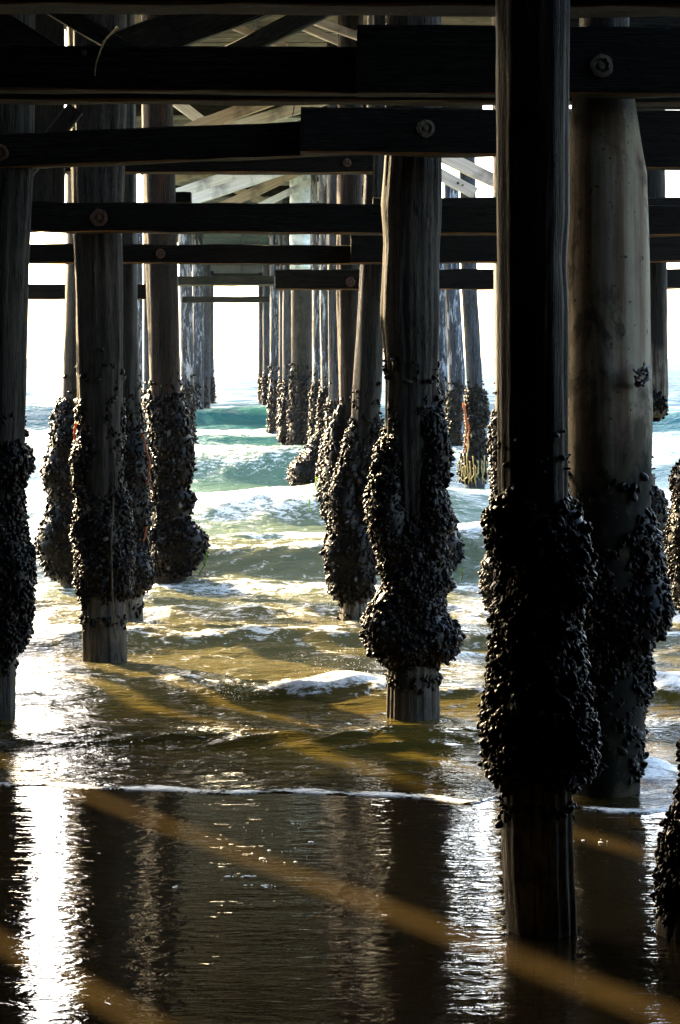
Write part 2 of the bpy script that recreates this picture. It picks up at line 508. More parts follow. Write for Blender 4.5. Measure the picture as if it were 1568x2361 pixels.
def sea_height(X, Y):
    Z = np.zeros_like(X)
    foam = np.zeros_like(X)
    U = X - PA * Y
    for (d, h, wf, wb, sd, fo, fw, off) in CRESTS:
        r = Wave2(5, (0.15, 0.75), (0.0, 0.05), sd)
        am = Wave2(4, (0.2, 0.8), (0.0, 0.1), sd + 50)
        bend = r(X * (14.0 / math.sqrt(d * 14)), Y) * 0.018 * d
        e = Y - d - bend
        a = np.clip(1.0 + 0.28 * am(X, Y * 0), 0.35, 1.6)
        prof = np.where(e < 0, np.exp(-(e / wf) ** 2), np.exp(-(e / wb) ** 2))
        Z += h * a * prof - 0.12 * h * np.exp(-((e + 2.2 * wf) / (1.2 * wf)) ** 2)
        foam = np.maximum(foam, fo * np.clip(0.75 + 0.35 * am(X * 1.7 + 3, Y * 0), 0.2, 1.35) * np.exp(-((e + off) / fw) ** 2))
    # chop: crests across the view
    s = np.clip((Y - 11.7) / 1.6, 0.10, 1.0)
    big = np.clip(Y / 40.0, 0.35, 2.5)
    c1 = Wave2(14, (0.15, 1.2), (1.2, 3.6), 31)
    c2 = Wave2(16, (0.8, 4.5), (4.5, 11.0), 32)
    c3 = Wave2(10, (0.05, 0.3), (0.25, 0.9), 33)
    c4 = Wave2(18, (3, 12), (13, 30), 34)
    warp = 0.35 * Wave2(6, (0.5, 1.4), (0.4, 1.2), 35)(X, Y)
    z1 = c1(X, Y + warp)
    z2 = c2(X + warp, Y + warp)
    z2 = 0.9 - 1.9 * np.abs(z2 * 0.75)
    z4 = 0.6 - 1.4 * np.abs(c4(X + 0.3 * warp, Y + warp) * 0.8)
    Z += s * (0.028 * z1 * big + 0.016 * z2 * (0.8 + 0.4 * z1) + 0.0030 * z4 + 0.03 * c3(X, Y) * np.clip((Y - 20) / 20, 0, 2.5))
    foam = foam + 0.10 * np.clip(z1 - 0.9, 0, 1) + np.where((Y > 17) & (Y < 70), 0.16, 0.0)
    foam = foam + np.where((Y > 12.8) & (Y < 26), 0.5 * np.clip(z2 - 0.6, 0, 1) * s + 0.10 * s, 0.0)
    # splash heap in the middle, foam mounds at the right pile
    for (hx, hy, rx, ry, hh, ff) in ((0.05, 15.45, 0.42, 0.22, 0.10, 0.52), (-0.3, 15.2, 0.22, 0.12, 0.05, 0.5), (0.95, 17.2, 0.35, 0.3, 0.06, 0.5),
                                     (1.95, 12.5, 0.16, 0.16, 0.12, 0.8), (1.80, 12.3, 0.25, 0.10, 0.03, 0.55), (-2.2, 16.0, 0.5, 0.3, 0.03, 0.35), (-1.35, 15.7, 0.4, 0.2, 0.03, 0.4), (2.5, 15.3, 0.4, 0.3, 0.08, 0.6)):
        g = np.exp(-((X - hx) / rx) ** 2 - ((Y - hy) / ry) ** 2)
        Z += hh * g
        foam += ff * g
    c5 = Wave2(22, (1, 6), (1.5, 8), 36)
    c6 = Wave2(22, (5, 16), (8, 26), 37)
    ff_ = np.clip(foam, 0, 0.9)
    Z += ff_ * (0.030 * c5(X + warp, Y) * np.clip(Y / 25, 0.5, 2) + 0.010 * c6(X, Y + warp))
    # thin running front
    ed = edge_d(X) + 0.03 * Wave2(6, (2, 9), (0, 0), 41)(X, 0 * Y)
    k = Y - ed
    thick = np.clip(k / 0.5, 0, 1)
    thick = thick * thick * (3 - 2 * thick)
    lip = np.exp(-((k - 0.05) / 0.045) ** 2)
    Z = Z * np.clip(k / 1.2, 0.0, 1.0) + 0.004 + 0.02 * thick + 0.006 * lip
    Z = np.where(k < 0, 0.004 + 0.006 * np.exp(-((k - 0.05) / 0.045) ** 2) + np.clip(k / 0.05, -1, 0) * 0.05, Z)
    foam = np.where(k < 0.45, np.maximum(foam * 0.4, (0.66 + 0.24 * Wave2(6, (3, 16), (0, 0), 42)(X, 0 * Y)) * np.exp(-((k - 0.035) / 0.09) ** 2)), foam)
    foam = foam + 0.16 * np.exp(-((k - 0.5) / 0.35) ** 2)
    return Z, foam


def build_sea():
    rows = np.concatenate([np.linspace(1905, 900, 760), np.linspace(899, 840, 60), np.array([838, 836, 834, 832, 830.5, 829, 828, 827, 826.5])])
    ys = EYE * F / (rows - HORIZON)
    ts = np.concatenate([np.linspace(-4, -0.45, 18), np.linspace(-0.42, -0.19, 50), np.linspace(-0.187, 0.187, 480), np.linspace(0.19, 0.42, 50), np.linspace(0.45, 4, 18)])
    T, Y = np.meshgrid(ts, ys)
    X = T * Y
    Z, foam = sea_height(X, Y)
    fade = np.clip((400 - Y) / 300, 0, 1)
    Z = Z * np.where(Y > 100, fade, 1.0)
    foam = np.where(Y > 95, 0.0, foam)
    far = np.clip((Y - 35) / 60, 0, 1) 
    v = np.stack([X.ravel(), Y.ravel(), Z.ravel()], 1)
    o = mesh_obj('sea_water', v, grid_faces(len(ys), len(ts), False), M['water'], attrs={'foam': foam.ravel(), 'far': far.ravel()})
    tag(o, kind='structure')


build_sand()
build_sea()


# ------------------------------------------------------------------ timbers (beams and braces)
def timber_mesh(p0, p1, w, h, up=Vector((0, 0, 1)), seed=0, jit=0.005, cham=0.010, step=0.22):
    """squared timber from p0 to p1, w across, h along 'up'; local x along the grain"""
    r = np.random.default_rng(seed)
    ax = (p1 - p0)
    L = ax.length
    ax.normalize()
    side = ax.cross(up).normalized()
    u = side.cross(ax).normalized()
    c = min(cham, w * 0.2, h * 0.2)
    sec = [(-w / 2 + c, -h / 2), (w / 2 - c, -h / 2), (w / 2, -h / 2 + c), (w / 2, h / 2 - c), (w / 2 - c, h / 2), (-w / 2 + c, h / 2), (-w / 2, h / 2 - c), (-w / 2, -h / 2 + c)]
    n = max(2, min(60, int(L / step)))
    verts = []
    ph = r.uniform(0, 6.28, 16)
    fr = r.uniform(1.0, 9.0, 16)
    for i in range(n + 1):
        s = L * i / n
        for k, (a, b) in enumerate(sec):
            ja = jit * (math.sin(fr[k] * s + ph[k]) + r.normal(0, 0.5))
            jb = jit * (math.sin(fr[k + 8] * s + ph[k + 8]) + r.normal(0, 0.5))
            verts.append((s, a + ja, b + jb))
    faces = []
    for i in range(n):
        for k in range(8):
            q = (k + 1) % 8
            faces.append((i * 8 + k, i * 8 + q, (i + 1) * 8 + q, (i + 1) * 8 + k))
    faces.append(tuple(range(7, -1, -1)))
    faces.append(tuple(n * 8 + k for k in range(8)))
    mat = Matrix((ax, side, u)).transposed().to_4x4()
    mat.translation = p0
    return verts, faces, mat


def timber(name, p0, p1, w, h, mat, label, cat, group=None, seed=0, up=Vector((0, 0, 1)), jit=0.004):
    v, f, mx = timber_mesh(p0, p1, w, h, up, seed, jit)
    o = mesh_obj(name, v, f, mat, smooth=False)
    o.matrix_world = mx
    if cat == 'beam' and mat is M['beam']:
        o.data.materials.append(M['glint_edge'])
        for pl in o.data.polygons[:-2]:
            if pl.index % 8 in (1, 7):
                pl.material_index = 1  # lower chamfers carry the painted sun glitter
    tag(o, label, cat, group)
    return o


def bolt(parent, p, r, mat):
    """rusted washer with a bolt head on the face of a timber, facing the camera"""
    v, f = [], []
    n = 22
    rr = np.random.default_rng(int(abs(p.x * 1000)) + 5)
    prof = [(1.0, 0.0), (0.95, 0.012), (0.66, 0.016), (0.58, 0.003), (0.30, 0.003), (0.28, 0.014), (0.18, 0.016), (0.0, 0.016)]
    for i, (a, b) in enumerate(prof):
        for k in range(n):
            t = 2 * math.pi * k / n
            j = 1 + (rr.normal(0, 0.05) if i < 4 else 0)
            v.append((p.x + r * a * j * math.cos(t), p.y - b, p.z + r * a * j * math.sin(t)))
    f = grid_faces(len(prof), n, True)
    f = [tuple(reversed(q)) for q in f]
    o = mesh_obj('bolt', v, f, mat, smooth=False)
    o.parent = parent
    o.matrix_parent_inverse = parent.matrix_world.inverted()
    return o


BG = 'horizontal cross beams of the pier'


def beam(xl, tl, bl, xr, tr, br, d, thick, label, seed, mat='beam', name='cross_beam', group=BG):
    """beam whose front face spans (xl, tl..bl) to (xr, tr..br) at distance d"""
    a = at(xl, (tl + bl) / 2, d)
    b = at(xr, (tr + br) / 2, d)
    a.y += thick / 2
    b.y += thick / 2
    h = ((bl - tl) + (br - tr)) / 2 * px(d)
    return timber(name, a, b, thick, h, M[mat], label, 'beam', group, seed)


bpy.context.view_layer.update()
b0 = beam(-420, -45, 0, 2100, -40, 24, 9.55, 0.30, 'black cross beam along the very top edge, passing behind the nearest pile', 1)
b1 = beam(-330, 100, 202, 833, 109, 216, 11.72, 0.15, 'dark plain beam with golden lower edge crossing the upper left', 2)
b1r = beam(823, 56, 216, 2000, 62, 219, 11.52, 0.17, 'tall black beam lapped at upper right with a rusted washer over the concrete pile', 3)
b1b = beam(-330, 125, 230, 2000, 130, 238, 12.42, 0.20, 'dark rear beam of the uppermost pair behind the concrete pile head', 4)
b2 = beam(-260, 318, 400, 890, 272, 350, 14.10, 0.16, 'long dark beam tilted up to the right, meeting the middle pile head', 5)
b2r = beam(693, 246, 352, 1300, 254, 360, 13.92, 0.16, 'short black beam with cut end and pale washer above the middle pile', 6)
b2s = beam(1300, 252, 384, 1900, 256, 392, 14.10, 0.16, 'dark beam end to the right of the pale concrete pile, level with the tilted beam', 7)
b2b = beam(-200, 330, 398, 860, 330, 398, 19.1, 0.20, 'shaded beam just beneath the tilted beam with a small bolt', 8)
b3 = beam(-160, 465, 532, 1700, 474, 544, 16.75, 0.20, 'straight dark beam with rust washer on the second left pile', 9)
b3b = beam(860, 455, 492, 1800, 455, 492, 18.9, 0.16, 'thin dark ledge beam right of the middle pile', 10)
b4 = beam(-160, 561, 605, 830, 565, 610, 19.2, 0.18, 'narrow dark beam below the rust bolted beam', 11)
b4r = beam(809, 543, 607, 1850, 535, 602, 19.0, 0.20, 'dark beam with square cut end behind the middle pile', 12)
b5 = beam(635, 622, 668, 1800, 618, 665, 24.0, 0.22, 'lowest dark beam on the right with rust stain and cut left end', 13)
b5l = beam(-150, 655, 690, 341, 656, 690, 24.2, 0.22, 'lowest dark beam on the left, crossing the bright sky gap', 14)
b6 = beam(405, 637, 656, 632, 635, 656, 43.0, 1.0, 'grey blue beam framing the top of the distant opening', 15, mat='dark_brace')
b7 = beam(420, 684, 698, 621, 683, 697, 52.0, 0.4, 'lower thin beam of the distant opening under a bright slot', 16, mat='dark_brace')
bpy.context.view_layer.update()
for (bm_, x, y, d, r, mt) in ((b1r, 1387, 152, 11.52, 27, 'pale_rust'), (b2r, 982, 296, 13.92, 21, 'pale_rust'), (b2, 0, 352, 14.1, 20, 'rust'), (b3, 228, 502, 16.75, 20, 'rust'), (b4, 370, 585, 19.2, 11, 'rust'),
                             (b5, 808, 650, 24.0, 11, 'rust'), (b2b, 800, 375, 19.1, 10, 'rust'), (b1, 194, 122, 11.72, 6, 'rust')):
    bolt(bm_, at(x, y, d - 0.004), r * px(d), M[mt])
blk = beam(405, 443, 468, 440, 443, 468, 16.8, 0.12, 'small square block sitting on the rust bolted beam', 17, name='timber_block', group=None)
blk['category'] = 'wooden block'


# ------------------------------------------------------------------ piles and their mussels
def shell_template():
    prof = [(-0.5, 0.0), (-0.38, 0.14), (-0.12, 0.24), (0.18, 0.27), (0.38, 0.19), (0.5, 0.0)]
    v = [(-0.5, 0.03, 0)]
    n = 6
    for (s, r) in prof[1:-1]:
        for k in range(n):
            t = 2 * math.pi * k / n
            v.append((s, r * math.cos(t), 0.62 * r * math.sin(t)))
    v.append((0.5, 0, 0))
    f = []
    for k in range(n):
        f.append((0, 1 + (k + 1) % n, 1 + k))
    for i in range(3):
        for k in range(n):
            q = (k + 1) % n
            f.append((1 + i * n + k, 1 + i * n + q, 1 + (i + 1) * n + q, 1 + (i + 1) * n + k))
    last = len(v) - 1
    for k in range(n):
        f.append((1 + 3 * n + k, 1 + 3 * n + (k + 1) % n, last))
    return np.array(v), f


SH_V, SH_F = shell_template()


def interp_prof(prof, d):
    p = sorted(prof, key=lambda q: -q[0])       # rising z
    z = np.array([EYE - (q[0] - HORIZON) * px(d) for q in p])
    xl = np.array([(q[1] - 784) * px(d) for q in p])
    xr = np.array([(q[2] - 784) * px(d) for q in p])
    return z, xl, xr


PG = 'timber piles standing under the pier'


def pile(label, d, wood, clumps, mat='creosote', seed=0, top=7.5, bottom=-0.7, segs=28, shell=0.048, dens=1.0, name='pier_pile', shaft='shaft', ridge=0.006, group=PG):
    """wood: (y, left, right) rows; clumps: lists of (y, left, right, front cover)"""
    z_, xl_, xr_ = interp_prof(wood, d)
    base = Vector(((xl_[0] + xr_[0]) / 2, d, 0.0 if bottom < 0 else bottom))
    root = empty(name, base)
    tag(root, label, 'pile', group)
    step = 0.06 if d < 25 else 0.15
    zs = np.arange(bottom, top, step)
    th = np.linspace(0, 2 * np.pi, segs, endpoint=False)
    TH, ZZ = np.meshgrid(th, zs)
    cx = (np.interp(zs, z_, xl_) + np.interp(zs, z_, xr_)) / 2
    rad = (np.interp(zs, z_, xr_) - np.interp(zs, z_, xl_)) / 2
    w1 = Wave2(6, (1, 4), (0.6, 2.5), seed + 100, True)
    w2 = Wave2(10, (6, max(9, segs / 4)), (0.4, 2.2), seed + 200, True)
    w3 = Wave2(6, (2, 8), (6, 16), seed + 300, True)

    def wood_r(TH, ZZ, rad):
        return rad * (1 + 0.022 * w1(TH, ZZ)) + ridge * w2(TH, ZZ) + 0.15 * ridge * w3(TH, ZZ)
    R = wood_r(TH, ZZ, rad[:, None])
    X = cx[:, None] + R * np.cos(TH)
    Y = d + R * np.sin(TH)
    v = np.stack([X.ravel(), Y.ravel(), ZZ.ravel()], 1)
    f = grid_faces(len(zs), segs, True)
    f.append(tuple(range(segs - 1, -1, -1)))
    f.append(tuple((len(zs) - 1) * segs + k for k in range(segs)))
    mesh_obj(shaft, v, f, M[mat], root)
    for ci, cl in enumerate(clumps):
        mussels(root, cl, d, z_, xl_, xr_, seed * 10 + ci, shell, dens)
    return root


def mussels(root, cl, d, z_, xl_, xr_, seed, shell, dens):
    r = np.random.default_rng(seed + 900)
    p = sorted(cl, key=lambda q: -q[0])
    cz = np.array([EYE - (q[0] - HORIZON) * px(d) for q in p])
    cl_ = np.array([(q[1] - 784) * px(d) for q in p])
    cr_ = np.array([(q[2] - 784) * px(d) for q in p])
    cf = np.array([q[3] for q in p], dtype=float)
    segs = 40
    zs = np.linspace(cz[0], cz[-1], max(6, int((cz[-1] - cz[0]) / 0.04)))
    th = np.linspace(0, 2 * np.pi, segs, endpoint=False)
    n1 = Wave2(8, (1, 5), (5, 16), seed + 1, True)
    n2 = Wave2(8, (5, 13), (20, 48), seed + 2, True)

    def ext(TH, Z):
        wl = np.interp(Z, z_, xl_)
        wr = np.interp(Z, z_, xr_)
        pr = (wr - wl) / 2
        el = np.maximum(wl - np.interp(Z, cz, cl_), -0.03)
        er = np.maximum(np.interp(Z, cz, cr_) - wr, -0.03)
        fr = np.interp(Z, cz, cf)
        c = np.cos(TH)
        sidew = np.clip((np.abs(c) - 0.25) / 0.6, 0, 1)
        sidew = sidew * sidew * (3 - 2 * sidew)
        e_side = np.where(c > 0, er, el)
        mean = (np.maximum(el, 0) + np.maximum(er, 0)) / 2 + 0.03
        # at the front: covered or bare wood; at the back: always covered
        front = np.where(np.sin(TH) < 0, (fr * 1.0 - 0.25) * mean, mean)
        e = e_side * sidew + front * (1 - sidew)
        edge = np.minimum(np.clip((Z - cz[0] + 0.05 * n1(TH, Z * 0)) / 0.14, 0, 1), np.clip((cz[-1] - Z + 0.06 * n1(TH + 2, Z * 0)) / 0.14, 0, 1))
        e = e + (0.016 * n1(TH, Z) + 0.010 * n2(TH, Z)) * np.where(np.abs(c) > 0.9, 0.5, 1.0)
        return e * edge - 0.02 * (1 - edge), pr, (wl + wr) / 2
    TH, Z = np.meshgrid(th, zs)
    E, pr, cx = ext(TH, Z)
    body_e = np.maximum(E - 0.35 * shell, -0.05)
    R = pr + body_e
    V = [np.stack([(cx + R * np.cos(TH)).ravel(), (d + R * np.sin(TH)).ravel(), Z.ravel()], 1)]
    Fc = grid_faces(len(zs), segs, True)
    tones = [np.full(len(zs) * segs, 0.1)]
    # shells
    area = (cz[-1] - cz[0]) * 2 * np.pi * float(np.mean(pr) + 0.08)
    n = int(min(6500, dens * 1.25 * area / (shell * shell * 0.36)))
    zz = r.uniform(cz[0], cz[-1], n)
    tt = r.uniform(0, 2 * np.pi, n)
    e, prr, cxx = ext(tt, zz)
    keep = e > 0.004
    zz, tt, e, prr, cxx = zz[keep], tt[keep], e[keep], prr[keep], cxx[keep]
    # stragglers on the bare wood above and below
    m_ = n // 60
    zs2 = np.concatenate([cz[0] - np.abs(r.normal(0, 0.05, m_)), cz[-1] + np.abs(r.normal(0, 0.10, m_ // 2))]) if cz[-1] - cz[0] > 0.5 else np.zeros(0)
    zs2 = zs2[zs2 > 0.05]
    if len(zs2):
        wl, wr = np.interp(zs2, z_, xl_), np.interp(zs2, z_, xr_)
        zz = np.concatenate([zz, zs2])
        tt = np.concatenate([tt, r.uniform(0, 2 * np.pi, len(zs2))])
        e = np.concatenate([e, np.full(len(zs2), 0.4 * shell)])
        prr = np.concatenate([prr, (wr - wl) / 2])
        cxx = np.concatenate([cxx, (wl + wr) / 2])
    n = len(zz)
    if n:
        nrm = np.stack([np.cos(tt), np.sin(tt), np.zeros(n)], 1)
        rr_ = prr + e - 0.28 * shell
        pos = np.stack([cxx + rr_ * np.cos(tt), d + rr_ * np.sin(tt), zz], 1)
        rv = r.normal(0, 1, (n, 3))
        rv[:, 2] = rv[:, 2] * 1.3 - 0.5
        axis = nrm * r.uniform(0.1, 1.1, (n, 1)) + 0.62 * rv
        axis /= np.linalg.norm(axis, axis=1)[:, None]
        s2 = np.cross(axis, r.normal(0, 1, (n, 3)) * 0.5 + nrm)
        s2 /= np.linalg.norm(s2, axis=1)[:, None] + 1e-9
        s3 = np.cross(axis, s2)
        size = shell * np.clip(r.lognormal(-0.08, 0.38, n), 0.4, 1.8)
        T = SH_V
        W = pos[:, None, :] + size[:, None, None] * (T[None, :, 0:1] * axis[:, None, :] + T[None, :, 1:2] * s2[:, None, :] + T[None, :, 2:3] * s3[:, None, :])
        off = len(V[0])
        V.append(W.reshape(-1, 3))
        m = len(T)
        for i in range(n):
            o = off + i * m
            Fc.extend([tuple(o + q for q in f) for f in SH_F])
        tones.append(np.repeat(r.uniform(0, 1, n) ** 1.6, m))
    mesh_obj('mussel_clump', np.concatenate(V), Fc, M['mussel'], root, attrs={'tone': np.concatenate(tones)})


# nearest pile
pile('nearest pile, dark ribbed timber with a thick black mussel sleeve above the wet sand', 9.16,
     [(-400, 1142, 1316), (0, 1143, 1314), (500, 1146, 1312), (600, 1148, 1305), (700, 1148, 1309), (1000, 1150, 1308), (1190, 1152, 1308), (1835, 1157, 1317), (2000, 1160, 1322), (2135, 1171, 1328), (2200, 1172, 1328)],
     [[(1085, 1150, 1312, 0.0), (1110, 1138, 1314, 0.0), (1140, 1126, 1314, 0.1), (1187, 1112, 1345, 0.6), (1230, 1117, 1360, 1.0), (1272, 1122, 1366, 1.0), (1322, 1138, 1362, 1.0), (1372, 1142, 1348, 1.0), (1457, 1130, 1345, 1.0), (1522, 1122, 1352, 1.0), (1617, 1114, 1364, 1.0), (1667, 1109, 1380, 1.0), (1767, 1109, 1376, 1.0), (1800, 1130, 1350, 1.0), (1842, 1156, 1328, 0.9)]],
     'creosote', 1, segs=96, shell=0.045, dens=1.25, ridge=0.0055)

# concrete jacketed pile
rootB = pile('pale concrete pile with rust streaks, mussels low on its right side', 12.0,
             [(-400, 1338, 1450), (240, 1338, 1450), (330, 1330, 1460), (420, 1316, 1480)], [], 'creosote', 2, bottom=2.62 + 400 * 12 / F, segs=32)
rootB.location = (at(1402, 1830, 12).x, 12, 0)
for ch in rootB.children:
    for vtx in ch.data.vertices:
        vtx.co -= Vector((rootB.location.x - at(1398, 0, 12).x, 0, -(2.62 + 400 * 12 / F) + 0.0))


def jacket():
    d = 12.0
    prof = [(205, 1322, 1462), (240, 1318, 1466), (270, 1314, 1470), (300, 1312, 1474), (340, 1311, 1480), (400, 1308, 1491), (600, 1306, 1497), (850, 1303, 1501), (950, 1303, 1504), (1100, 1304, 1501), (1250, 1306, 1498), (1500, 1310, 1494), (1700, 1313, 1484), (1830, 1316, 1474), (1960, 1316, 1474)]
    z_, xl_, xr_ = interp_prof(prof, d)
    zs = np.linspace(z_[0], z_[-1], 110)
    segs = 64
    th = np.linspace(0, 2 * np.pi, segs, endpoint=False)
    TH, Z = np.meshgrid(th, zs)
    cx = ((np.interp(zs, z_, xl_) + np.interp(zs, z_, xr_)) / 2)[:, None]
    rad = ((np.interp(zs, z_, xr_) - np.interp(zs, z_, xl_)) / 2)[:, None]
    w = Wave2(8, (2, 9), (1.5, 6), 77, True)
    R = rad * (1 + 0.006 * w(TH, Z))
    topr = np.clip((zs - (z_[-1] - 0.22)) / 0.22, 0, 1)[:, None]
    ww = Wave2(7, (1, 9), (0, 1), 78, True)
    Z2 = Z - 0.02 * topr * (1 + ww(TH, Z * 0))
    R = R * (1 - 0.05 * topr * (1 + 0.8 * ww(TH + 1, Z * 0)) * 0.5)
    v = np.stack([(cx + R * np.cos(TH)).ravel(), (d + R * np.sin(TH)).ravel(), Z2.ravel()], 1)
    f = grid_faces(len(zs), segs, True)
    f.append(tuple((len(zs) - 1) * segs + k for k in range(segs)))
    mesh_obj('concrete_jacket', v, f, M['concrete'], rootB)
    zj, l_, r_ = z_, xl_, xr_
    mussels(rootB, [(1085, 1308, 1500, 0.0), (1100, 1306, 1502, 1.2), (1130, 1306, 1500, 1.6), (1165, 1310, 1499, 0.0)], d, zj, l_, r_, 55, 0.055, 0.5)
    mussels(rootB, [(1150, 1306, 1502, 0.0), (1190, 1305, 1515, 0.0), (1260, 1305, 1530, 0.2), (1330, 1305, 1533, 0.45), (1380, 1305, 1545, 0.8), (1412, 1305, 1553, 1.0), (1440, 1305, 1545, 1.0), (1467, 1305, 1528, 0.7), (1502, 1305, 1505, 0.5), (1547, 1308, 1508, 0.5), (1597, 1308, 1499, 0.4), (1650, 1308, 1488, 0.3), (1717, 1310, 1486, 0.3), (1767, 1312, 1483, 0.35), (1817, 1312, 1472, 0.2)], d, zj, l_, r_, 56, 0.055, 1.0)


jacket()

pile('middle right pile with grey furrowed timber and two mussel bulges near the water', 14.5,
     [(-300, 892, 1018), (350, 888, 1018), (423, 883, 1018), (474, 879, 1018), (523, 884, 1017), (560, 886, 1013), (633, 883, 1012), (733, 879, 1015), (793, 886, 1012), (873, 891, 1008), (1022, 889, 1005), (1127, 896, 1000), (1197, 899, 1000), (1400, 897, 1008), (1547, 895, 1013), (1652, 892, 1014), (1750, 892, 1014)],
     [[(880, 893, 1009, 0.0), (900, 893, 1016, 0.0), (947, 892, 1027, 0.0), (997, 890, 1031, 0.0), (1022, 870, 1032, 0.0), (1047, 858, 1039, 0.05), (1092, 853, 1039, 0.1), (1127, 848, 1030, 0.15), (1167, 843, 1043, 0.2), (1212, 848, 1046, 0.3), (1247, 853, 1030, 0.4), (1297, 873, 1036, 0.7), (1337, 880, 1043, 0.9), (1352, 876, 1045, 1.0), (1372, 863, 1031, 1.0), (1417, 837, 1028, 1.0), (1435, 833, 1056, 1.0), (1462, 832, 1070, 1.0), (1507, 848, 1061, 1.0), (1532, 862, 1034, 1.0), (1552, 892, 1014, 0.9)],
      [(978, 884, 1000, 0.0), (990, 872, 1000, 0.0), (1003, 869, 1000, 0.0), (1020, 874, 1000, 0.0), (1030, 886, 1000, 0.0)]],
     'weathered', 3, segs=96, shell=0.048, dens=1.2, ridge=0.005)

pile('leaning dark pile just left of the middle right pile, mussels to the water', 19.7,
     [(-300, 850, 918), (300, 845, 905), (608, 831, 893), (900, 813, 880), (1000, 810, 868), (1200, 800, 862), (1437, 781, 855), (1500, 780, 855)],
     [[(940, 812, 881, 0.0), (985, 800, 884, 0.2), (1050, 782, 876, 0.5), (1147, 752, 866, 0.8), (1200, 758, 866, 1.0), (1272, 741, 872, 1.0), (1312, 750, 876, 1.0), (1362, 756, 866, 1.0), (1387, 778, 858, 0.8), (1410, 781, 856, 0.2)]],
     'creosote', 4, segs=40, shell=0.052, dens=0.8)

pile('rust streaked pile under the lowest right beam, rimmed with sunlight', 24.5,
     [(-300, 780, 838), (400, 778, 836), (671, 776, 830), (944, 783, 830), (1317, 780, 832), (1400, 780, 832)],
     [[(925, 782, 831, 0.1), (950, 770, 832, 0.6), (1000, 754, 832, 1.0), (1050, 746, 832, 1.0), (1100, 738, 834, 1.0), (1150, 745, 834, 1.0), (1190, 757, 834, 1.0), (1260, 772, 834, 1.0), (1310, 778, 832, 0.6)]],
     'rusty_pile', 5, segs=32, shell=0.07, dens=0.7)

far_right = [
    ('narrow pile right of the paired slender ones, first left of the rust streaked pile', 30.0, [(400, 754, 799), (671, 756, 800), (944, 759, 804), (1226, 754, 804)], [(905, 757, 800, 0.3), (930, 752, 800, 0.8), (1000, 745, 800, 1.0), (1080, 728, 800, 1.0), (1150, 730, 800, 1.0), (1190, 744, 800, 1.0), (1225, 752, 800, 0.6)], 'flaking'),
    ('slender grey pile whose mussels swell far left in a round brown lump', 38.0, [(400, 735, 779), (671, 737, 780), (944, 740, 783), (1142, 738, 782)], [(880, 740, 778, 0.3), (930, 732, 778, 0.8), (1000, 728, 778, 1.0), (1048, 692, 776, 1.0), (1075, 664, 774, 1.0), (1105, 662, 774, 1.0), (1130, 678, 774, 1.0), (1145, 705, 774, 0.9)], 'bleached'),
    ('pale streaked slim pile right of the broad holed pile', 46.0, [(400, 716, 756), (671, 720, 758), (944, 721, 760), (1087, 721, 760)], [(865, 721, 754, 0.3), (900, 716, 754, 0.8), (950, 712, 754, 1.0), (1040, 710, 754, 1.0), (1085, 715, 754, 0.8)], 'bleached'),
    ('broad tan pile with a dark slot, widest in the distant right row', 53.0, [(400, 668, 715), (671, 671, 721), (944, 672, 722), (1052, 670, 720)], [(848, 671, 722, 0.4), (868, 668, 723, 0.9), (950, 664, 722, 1.0), (1045, 662, 716, 1.0)], 'weathered'),
    ('thin blue grey pile left of the broad tan pile', 59.0, [(400, 650, 682), (671, 652, 684), (1029, 650, 684)], [(850, 654, 680, 0.4), (880, 650, 680, 0.9), (950, 642, 680, 1.0), (1028, 636, 680, 1.0)], 'flaking'),
    ('white flaking pile at the right jamb of the distant opening', 67.0, [(400, 619, 652), (671, 623, 655), (1005, 621, 654)], [(852, 623, 650, 0.5), (870, 620, 650, 1.0), (940, 617, 650, 1.0), (1003, 614, 650, 1.0)], 'bleached'),
    ('slim pile wedged behind the thin blue grey one and the white flaking pile', 63.0, [(400, 642, 664), (671, 644, 666), (1016, 642, 666)], [(850, 644, 666, 0.5), (880, 640, 668, 1.0), (1014, 638, 668, 1.0)], 'flaking'),
    ('blue grey pile second from the far end of the right row', 88.0, [(500, 606, 627), (962, 606, 627)], [(858, 605, 625, 0.6), (880, 603, 625, 1.0), (960, 604, 625, 1.0)], 'flaking'),
    ('farthest thin pile at the end of the right row beside the bright sea', 112.0, [(500, 596, 613), (933, 596, 613)], [(848, 596, 611, 0.6), (880, 594, 611, 1.0), (932, 595, 611, 1.0)], 'flaking'),
]
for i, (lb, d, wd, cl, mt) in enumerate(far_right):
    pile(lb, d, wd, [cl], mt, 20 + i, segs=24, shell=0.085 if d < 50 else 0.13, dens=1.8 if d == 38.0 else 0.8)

# left side
pile('pile at the left picture edge with black mussels from mid height down', 14.3,
     [(-300, -50, 78), (390, -50, 77), (600, -60, 66), (800, -65, 60), (1000, -70, 55), (1200, -76, 48), (1550, -85, 36), (1680, -88, 34), (1800, -88, 34)],
     [[(1000, -72, 54, 0.1), (1014, -74, 68, 0.5), (1040, -85, 82, 0.9), (1080, -85, 77, 1.0), (1110, -80, 64, 0.9), (1135, -78, 58, 0.3), (1200, -80, 61, 0.3), (1250, -85, 66, 0.7), (1300, -95, 82, 1.0), (1380, -95, 80, 1.0), (1450, -95, 73, 1.0), (1490, -92, 68, 1.0), (1530, -88, 46, 0.8)]],
     'weathered', 40, segs=72, shell=0.048, dens=1.1)

